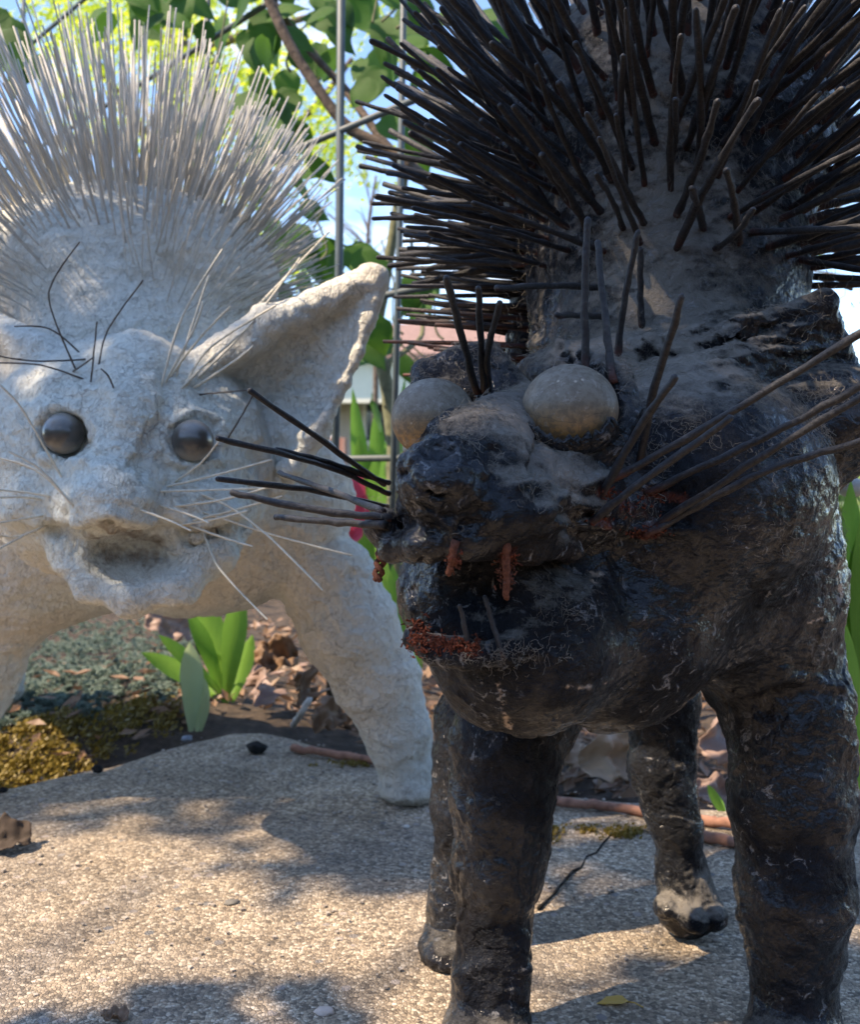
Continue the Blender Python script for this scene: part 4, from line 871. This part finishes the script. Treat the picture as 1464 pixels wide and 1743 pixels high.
wf = empty('white_bud', P(1450, 830, 1.1)); tag(wf, 'pale bud topping the leaves at the right edge', 'flower'); under(link('bud', (lambda m: m)(uv_sphere(.014, 16, 10)).mesh('bud', M_shell)), wf); wf.children[0].matrix_parent_inverse = Matrix(); wf.children[0].scale = (1.1, 1, .75)
blade(wf, P(1450, 1300, 1.1), P(1450, 838, 1.1), .006, M_gstem, .01, 'stem')

def scatter(name, label, cat, pxpoly, k, shape, mat_, lift=0):
    m = MB(); done = 0
    while done < k:
        x = random.uniform(pxpoly[0], pxpoly[2]); y = random.uniform(pxpoly[1], pxpoly[3]); g = G(x, y, -.02)
        if not pxpoly[4](x, y): continue
        shape(m, Vector((g.x, g.y, gz(g.x, g.y)+lift))); done += 1
    o = link(name, m.mesh(name, mat_, False)); tag(o, label, cat, None, 'stuff'); return o
def sed(m, c):
    if vnoise(np.array([list(c)]), 22, 5)[0] < -.45 and random.random() < .7: return
    c = c+Vector((0, 0, random.uniform(0, .022)+.016*vnoise(np.array([list(c)]), 14, 6)[0])); ax = Vector((random.gauss(0, .5), random.gauss(-.3, .5), 1)).normalized(); u0 = ax.orthogonal().normalized(); R0 = random.uniform(.007, .013)
    for ringk, (k, til, ln) in enumerate(((6, .25, 1.0), (5, .7, .75), (4, 1.3, .5))):
        for i in range(k):
            u = u0.copy(); u.rotate(Quaternion(ax, 6.283*(i+ringk*.5)/k+random.uniform(-.2, .2))); d = (u+ax*til).normalized(); w = ax.cross(u)*R0*.22; t = c+d*R0*ln
            mid = c+d*R0*ln*.55+ax*R0*.12
            m.add([c, mid-w, t, mid+w, mid-ax*R0*.18], [(0, 1, 2, 3), (0, 4, 2, 1), (0, 3, 2, 4)])
scatter('sedum_mat', 'grey green sedum ground cover beneath the white cat', 'ground cover', (-250, 1045, 340, 1250, lambda x, y: y+.20*x < 1268+22*math.sin(x*.05)), 5200, sed, M_sedum)
def mossf(m, c):
    if vnoise(np.array([list(c)]), 60, 8)[0] < -.15: return
    for _ in range(9):
        p = c+Vector((random.gauss(0, .006), random.gauss(0, .006), random.uniform(-.003, .015)+.008*vnoise(np.array([list(c)]), 40, 9)[0])); d = Vector([random.gauss(0, 1) for _ in range(3)]).normalized(); u = d.orthogonal()*random.uniform(.0015, .0045); w = d.cross(u)*.6; m.add([p-u, p-w, p+u, p+w], [(0, 1, 2, 3)])
def onedge(x, y):
    if x > 120 and random.random() < .4: return False
    ye = np.interp(x, [e[0] for e in edge_px], [e[1] for e in edge_px]); return ye-80+x*.08 < y < ye+6+6*math.sin(x*.09)-.03*x
scatter('moss_edge', 'golden brown moss along the left edge of the slab', 'moss', (-250, 1175, 300, 1420, onedge), 2600, mossf, M_moss, .010)
def litter(m, c):
    s_ = random.uniform(.008, .024); d = Vector((random.gauss(0, 1), random.gauss(0, 1), random.gauss(0, .35))).normalized(); w = d.cross(Vector((random.gauss(0, .4), random.gauss(0, .4), 1))).normalized()*s_*.5; p = c+Vector((0, 0, random.uniform(0, .025)))
    n_ = Vector((0, 0, s_*random.uniform(.1, .5))); m.add([p-d*s_, p-w*.9+n_, p+d*s_*.2, p+w*.9+n_*.6, p+d*s_-w*.3+n_], [(0, 1, 2), (0, 2, 3), (1, 4, 2), (2, 4, 3)])
scatter('leaf_litter', 'brown dead leaf litter covering the bed behind the slab', 'leaf litter', (230, 1035, 1464, 1345, lambda x, y: y < np.interp(x, [e[0] for e in edge_px], [e[1] for e in edge_px])-8), 1900, litter, M_dry)
scatter('leaf_litter', 'small brown debris among the moss and sedum at left', 'leaf litter', (-250, 1130, 330, 1340, lambda x, y: y < np.interp(x, [e[0] for e in edge_px], [e[1] for e in edge_px])-4), 110, lambda m, c: litter(m, c+Vector((0, 0, .012))), M_dry)
scatter('leaf_litter', 'mauve grey dead leaf litter farther back in the bed', 'leaf litter', (-200, 960, 1464, 1200, lambda x, y: x > 320 or y < 1040), 600, litter, M_pinkleaf)

tick('scatter')
# individual dried leaves, sticks, pebbles
def crumpled(name, label, c, sx, sz, mat_, seed, rz=0, tilt=.5, group='fallen dry leaves'):
    rr = random.Random(seed); K = 18; vs = []; fs = []
    for i in range(K+1):
        for j in range(K+1):
            u, w = i/K*2-1, j/K*2-1; s_ = 1-.42*(u*u) if True else 1; s_ *= 1-.15*math.sin(u*9+seed); vs.append([u*sx, w*sx*.75*max(s_, .1), 0])
    a = np.array(vs); a[:, 2] = fbm(a+seed, 1/sx*1.5, 4, seed)*sz*.8 + np.abs(a[:, 1])*.5
    fs = [(i*(K+1)+j, (i+1)*(K+1)+j, (i+1)*(K+1)+j+1, i*(K+1)+j+1) for i in range(K) for j in range(K)]
    o = link(name, MB().add(a, fs).mesh(name, mat_)); o.location = c; o.rotation_euler = (tilt, rr.uniform(-.3, .3), rz); m = o.modifiers.new('thickness', 'SOLIDIFY'); m.thickness = .0008
    tag(o, label, 'leaf', group); return o
def gp(px, py, lift=.0, soil_=False):
    g = G(px, py, -.04 if soil_ else 0); z = (gz(g.x, g.y) if soil_ else 0)+lift; return Vector((g.x, g.y, z))
crumpled('dry_leaf', 'large pale tan dry leaf standing behind the black legs', Vector(P(1040, 1285, 1.45)), .045, .03, M_tan, 3, .4, 1.25)
crumpled('dry_leaf', 'smaller curled tan leaf touching the big pale one', Vector(P(985, 1275, 1.50)), .030, .03, M_tan, 8, 1.3, 1.1)
crumpled('dry_leaf', 'mauve dry leaf upright left of the thick black front leg', Vector(P(1222, 1250, 1.42)), .055, .03, M_pinkleaf, 5, .9, 1.3)
crumpled('dry_leaf', 'crumpled mauve leaf low beside the green blade', Vector(P(1225, 1355, 1.38)), .035, .02, M_pinkleaf, 6, .3, .9)
crumpled('dry_leaf', 'dark brown curled leaf behind the white leg, highest in the heap', Vector(P(470, 1120, 1.85)), .038, .035, M_dry, 11, .2, 1.0)
crumpled('dry_leaf', 'brown folded leaf in the middle of the heap behind white leg', Vector(P(520, 1170, 1.75)), .034, .035, M_dry, 12, 1.2, .9)
crumpled('dry_leaf', 'pinkish brown leaf right of the tulip leaves', Vector(P(440, 1170, 1.8)), .04, .03, M_pinkleaf, 13, 2.0, 1.1)
crumpled('dry_leaf', 'brown leaf lying lowest in the heap near the slab', Vector(P(560, 1225, 1.66)), .030, .025, M_dry, 14, .7, .7)
crumpled('dry_leaf', 'greyish dry leaf peeping left of the tulip leaves', Vector(P(285, 1065, 2.1)), .05, .03, M_pinkleaf, 15, .7, .9)
crumpled('dry_leaf', 'dark crumpled leaf lying on the slab at the left edge', gp(5, 1445, .010), .030, .010, simple('dark_dry_leaf', (.06, .045, .035), .9, .4), 16, .3, .5)
crumpled('dry_leaf', 'brown leaf scrap in the bottom left corner of the slab', gp(195, 1738, .004), .010, .006, M_dry, 17, .3, .2)
yl = link('yellow_leaf', mk_leaf(M_yel, 4, w=.33, curl=.1, lobes=False)); yl.location = gp(1068, 1708, .003); yl.rotation_euler = (.05, .1, R(95)); yl.scale = (.026,)*3; tag(yl, 'small yellow leaf lying on the sunlit slab between the front legs', 'leaf')
st_ = MB().tube([gp(1066, 1708, .002), gp(1080, 1712, .003), gp(1095, 1718, .002)], .0005, 5); o = link('stalk', st_.mesh('stalk', M_yel)); o.parent = yl; bpy.context.view_layer.update(); o.matrix_parent_inverse = yl.matrix_world.inverted()
def stick(label, pts, r_, mat_=M_stick, name='stick'):
    b = empty(name, pts[0]); bpy.data.objects.remove(b); k = 12; out = []
    for i in range(k+1):
        t = i/k*(len(pts)-1); j = min(int(t), len(pts)-2); out.append(pts[j].lerp(pts[j+1], t-j)+Vector([random.uniform(-.0012, .0012) for _ in range(3)]))
    o = link(name, MB().tube(out, [r_*random.uniform(.85, 1.1) for _ in out], 9).mesh(name, mat_)); tag(o, label, 'stick', 'sticks lying at the slab edge'); return o
stick('reddish stick lying left of the white foot', [gp(498, 1280, .006), gp(560, 1290, .007), gp(660, 1306, .006)], .006)
stick('pinkish stick lying behind the black front legs', [gp(930, 1370, .006), gp(1010, 1378, .007), gp(1110, 1392, .006)], .0062)
stick('orange brown stick, upper of the two at the thick black leg', [gp(1190, 1403, .006), gp(1230, 1408, .006), gp(1300, 1420, .006)], .0065)
stick('orange brown stick, lower of the two at the thick black leg', [gp(1195, 1432, .006), gp(1240, 1440, .006), gp(1300, 1446, .006)], .0065)
stick('white twig sticking up at the slab edge', [gp(500, 1235, .002), P(515, 1210, 1.68), P(528, 1188, 1.69)], .0055, M_shell, 'twig')
def pebble(label, c, r_, mat_, seed, name='pebble', sq=.6):
    m = uv_sphere(1, 14, 9); a = np.array([tuple(x) for x in m.v]); a *= (1+.35*vnoise(a+seed*3.1, 1.6, seed))[:, None]; m.v = [Vector(x) for x in a*np.array((r_, r_*.8, r_*sq))]
    o = link(name, m.mesh(name, mat_)); o.location = c; tag(o, label, 'pebble', 'loose bits on the slab'); return o
pebble('largest black clod near the far edge of the slab', gp(437, 1282, .008), .014, M_peb, 1); pebble('smaller black clod left of the largest one', gp(165, 1315, .005), .008, M_peb, 2)
pebble('dark clod near the mossy left edge', gp(5, 1348, .003), .006, M_peb, 3); pebble('flat grey stone set in the sunlit slab', gp(395, 1537, .001), .0075, simple('grey_stone', (.17, .16, .145), .9), 4, sq=.25)
pebble('flat pinkish stone near the bottom of the slab', gp(552, 1722, .0008), .0075, simple('pink_stone', (.55, .45, .38), .9), 5, sq=.25)
pebble('tiny white stone right of the black hind leg', gp(692, 1408, .001), .004, M_shell, 6, sq=.5); pebble('small bluish stone at the foot of the upright pale leaf', gp(318, 1262, .005), .009, simple('blue_stone', (.22, .25, .30), .6), 7, sq=.5)
def mossb(m, c):
    for _ in range(10):
        p = c+Vector((random.gauss(0, .004), random.gauss(0, .004), random.uniform(0, .006))); d = Vector([random.gauss(0, 1) for _ in range(3)]).normalized(); u = d.orthogonal()*.0022; w = d.cross(u)*.6; m.add([p-u, p-w, p+u, p+w], [(0, 1, 2, 3)])
mm = MB()
for (x, y, sx, sy, k) in ((1065, 1420, 18, 5, 45), (1000, 1412, 8, 4, 14), (945, 1420, 8, 5, 14), (600, 1302, 20, 3, 14)):
    for _ in range(k): mossb(mm, gp(random.gauss(x, sx), random.gauss(y, sy), 0))
tag(link('moss_tufts', mm.mesh('moss_tufts', M_moss, False)), 'golden moss tufts on the slab behind the black front legs', 'moss', None, 'stuff')
gr_ = MB(); 
for _ in range(900):
    g = G(random.uniform(-50, 1500), 1250+abs(random.gauss(0, 190)), 0)
    if g.y > np.interp(g.x, [e.x for e in edge], [e.y for e in edge])-.02: continue
    r_ = random.uniform(.0008, .0022); gr_.box(g+Vector((0, 0, r_*.4)), (r_, r_*.8, r_*.5), Quaternion((0, 0, 1), random.uniform(0, 3)))
n = N('grit_mix'); c = n.ramp(n.vor(200, 'F1', 'Color'), [(0, (.10, .09, .08)), (.6, (.36, .31, .26)), (1, (.6, .54, .47))]); M_grit = n.set(col=c, rough=.9)
tag(link('grit', gr_.mesh('grit', M_grit, False)), 'loose grit scattered over the slab', 'grit', None, 'stuff')
ck = link('crack', cr.mesh('crack', M_crk), slab)

# ---------------------------------------------------------------- unseen overhanging tree (above the camera), leaf clumps placed on sun rays for shade
HUB = Vector((-3.4, -1.2, 3.6)); tb = Vector((-3.6, -1.6, -.05)); ot = empty('shade_tree', tb); tag(ot, 'unseen leafy tree overhanging the sculptures, its leaf clumps placed to shade them', 'tree')
branch('trunk', [tb, tb+Vector((.05, .05, 1.2)), Vector((-3.5, -1.4, 2.5)), HUB], .09, .04, ot, M_bark)
lm = MB()
def shade_blob(target, rx, ry, z, k, size=.035):
    t = (z-target.z)/SUN.z; c = target+SUN*t
    for _ in range(k):
        a = random.uniform(0, 6.28); q_ = math.sqrt(random.random()); p = c+Vector((math.cos(a)*rx*q_, math.sin(a)*ry*q_, random.uniform(-.15, .15))); d = (Vector([random.gauss(0, .35) for _ in range(3)])+Vector((0, 0, 1))).normalized(); u = d.orthogonal().normalized()*size; u.rotate(Quaternion(d, random.uniform(0, 6.28))); w = d.cross(u)*.6
        lm.add([p-u, p-w*.9-u*.2, p+u*.3-w*.5, p+u, p+u*.3+w*.5, p+w*.9-u*.2], [(0, 1, 2, 3, 4, 5)])
    return c
ends = []
ends.append(shade_blob(P(225, 790, 1.05), .17, .13, 2.7, 220))          # white face
ends.append(shade_blob(P(350, 460, 1.28), .13, .12, 2.9, 110))            # crest
ends.append(shade_blob(P(1000, 850, .62), .17, .15, 2.5, 220))           # black head
ends.append(shade_blob(P(1130, 350, .90), .20, .2, 2.9, 260))
ends.append(shade_blob(P(1350, 1000, .76), .12, .14, 2.6, 120))
ends.append(shade_blob(P(860, 1300, .76), .06, .08, 2.7, 50))
ends.append(shade_blob(G(225, 1750), .09, .05, 1.6, 90))
ends.append(shade_blob(G(300, 1350), .55, .13, 3.0, 520))
ends.append(shade_blob(G(1090, 1480), .12, .10, 2.6, 90))
o = under(link('crown', lm.mesh('crown', M_lilac, False)), ot); o['kind'] = 'stuff'
for e in ends: branch('limb', [HUB, e.lerp(HUB, .5)+Vector((0, 0, .15)), e+Vector((0, -.05, .16))], .012, .003, ot, M_bark, 6)
tick('end')
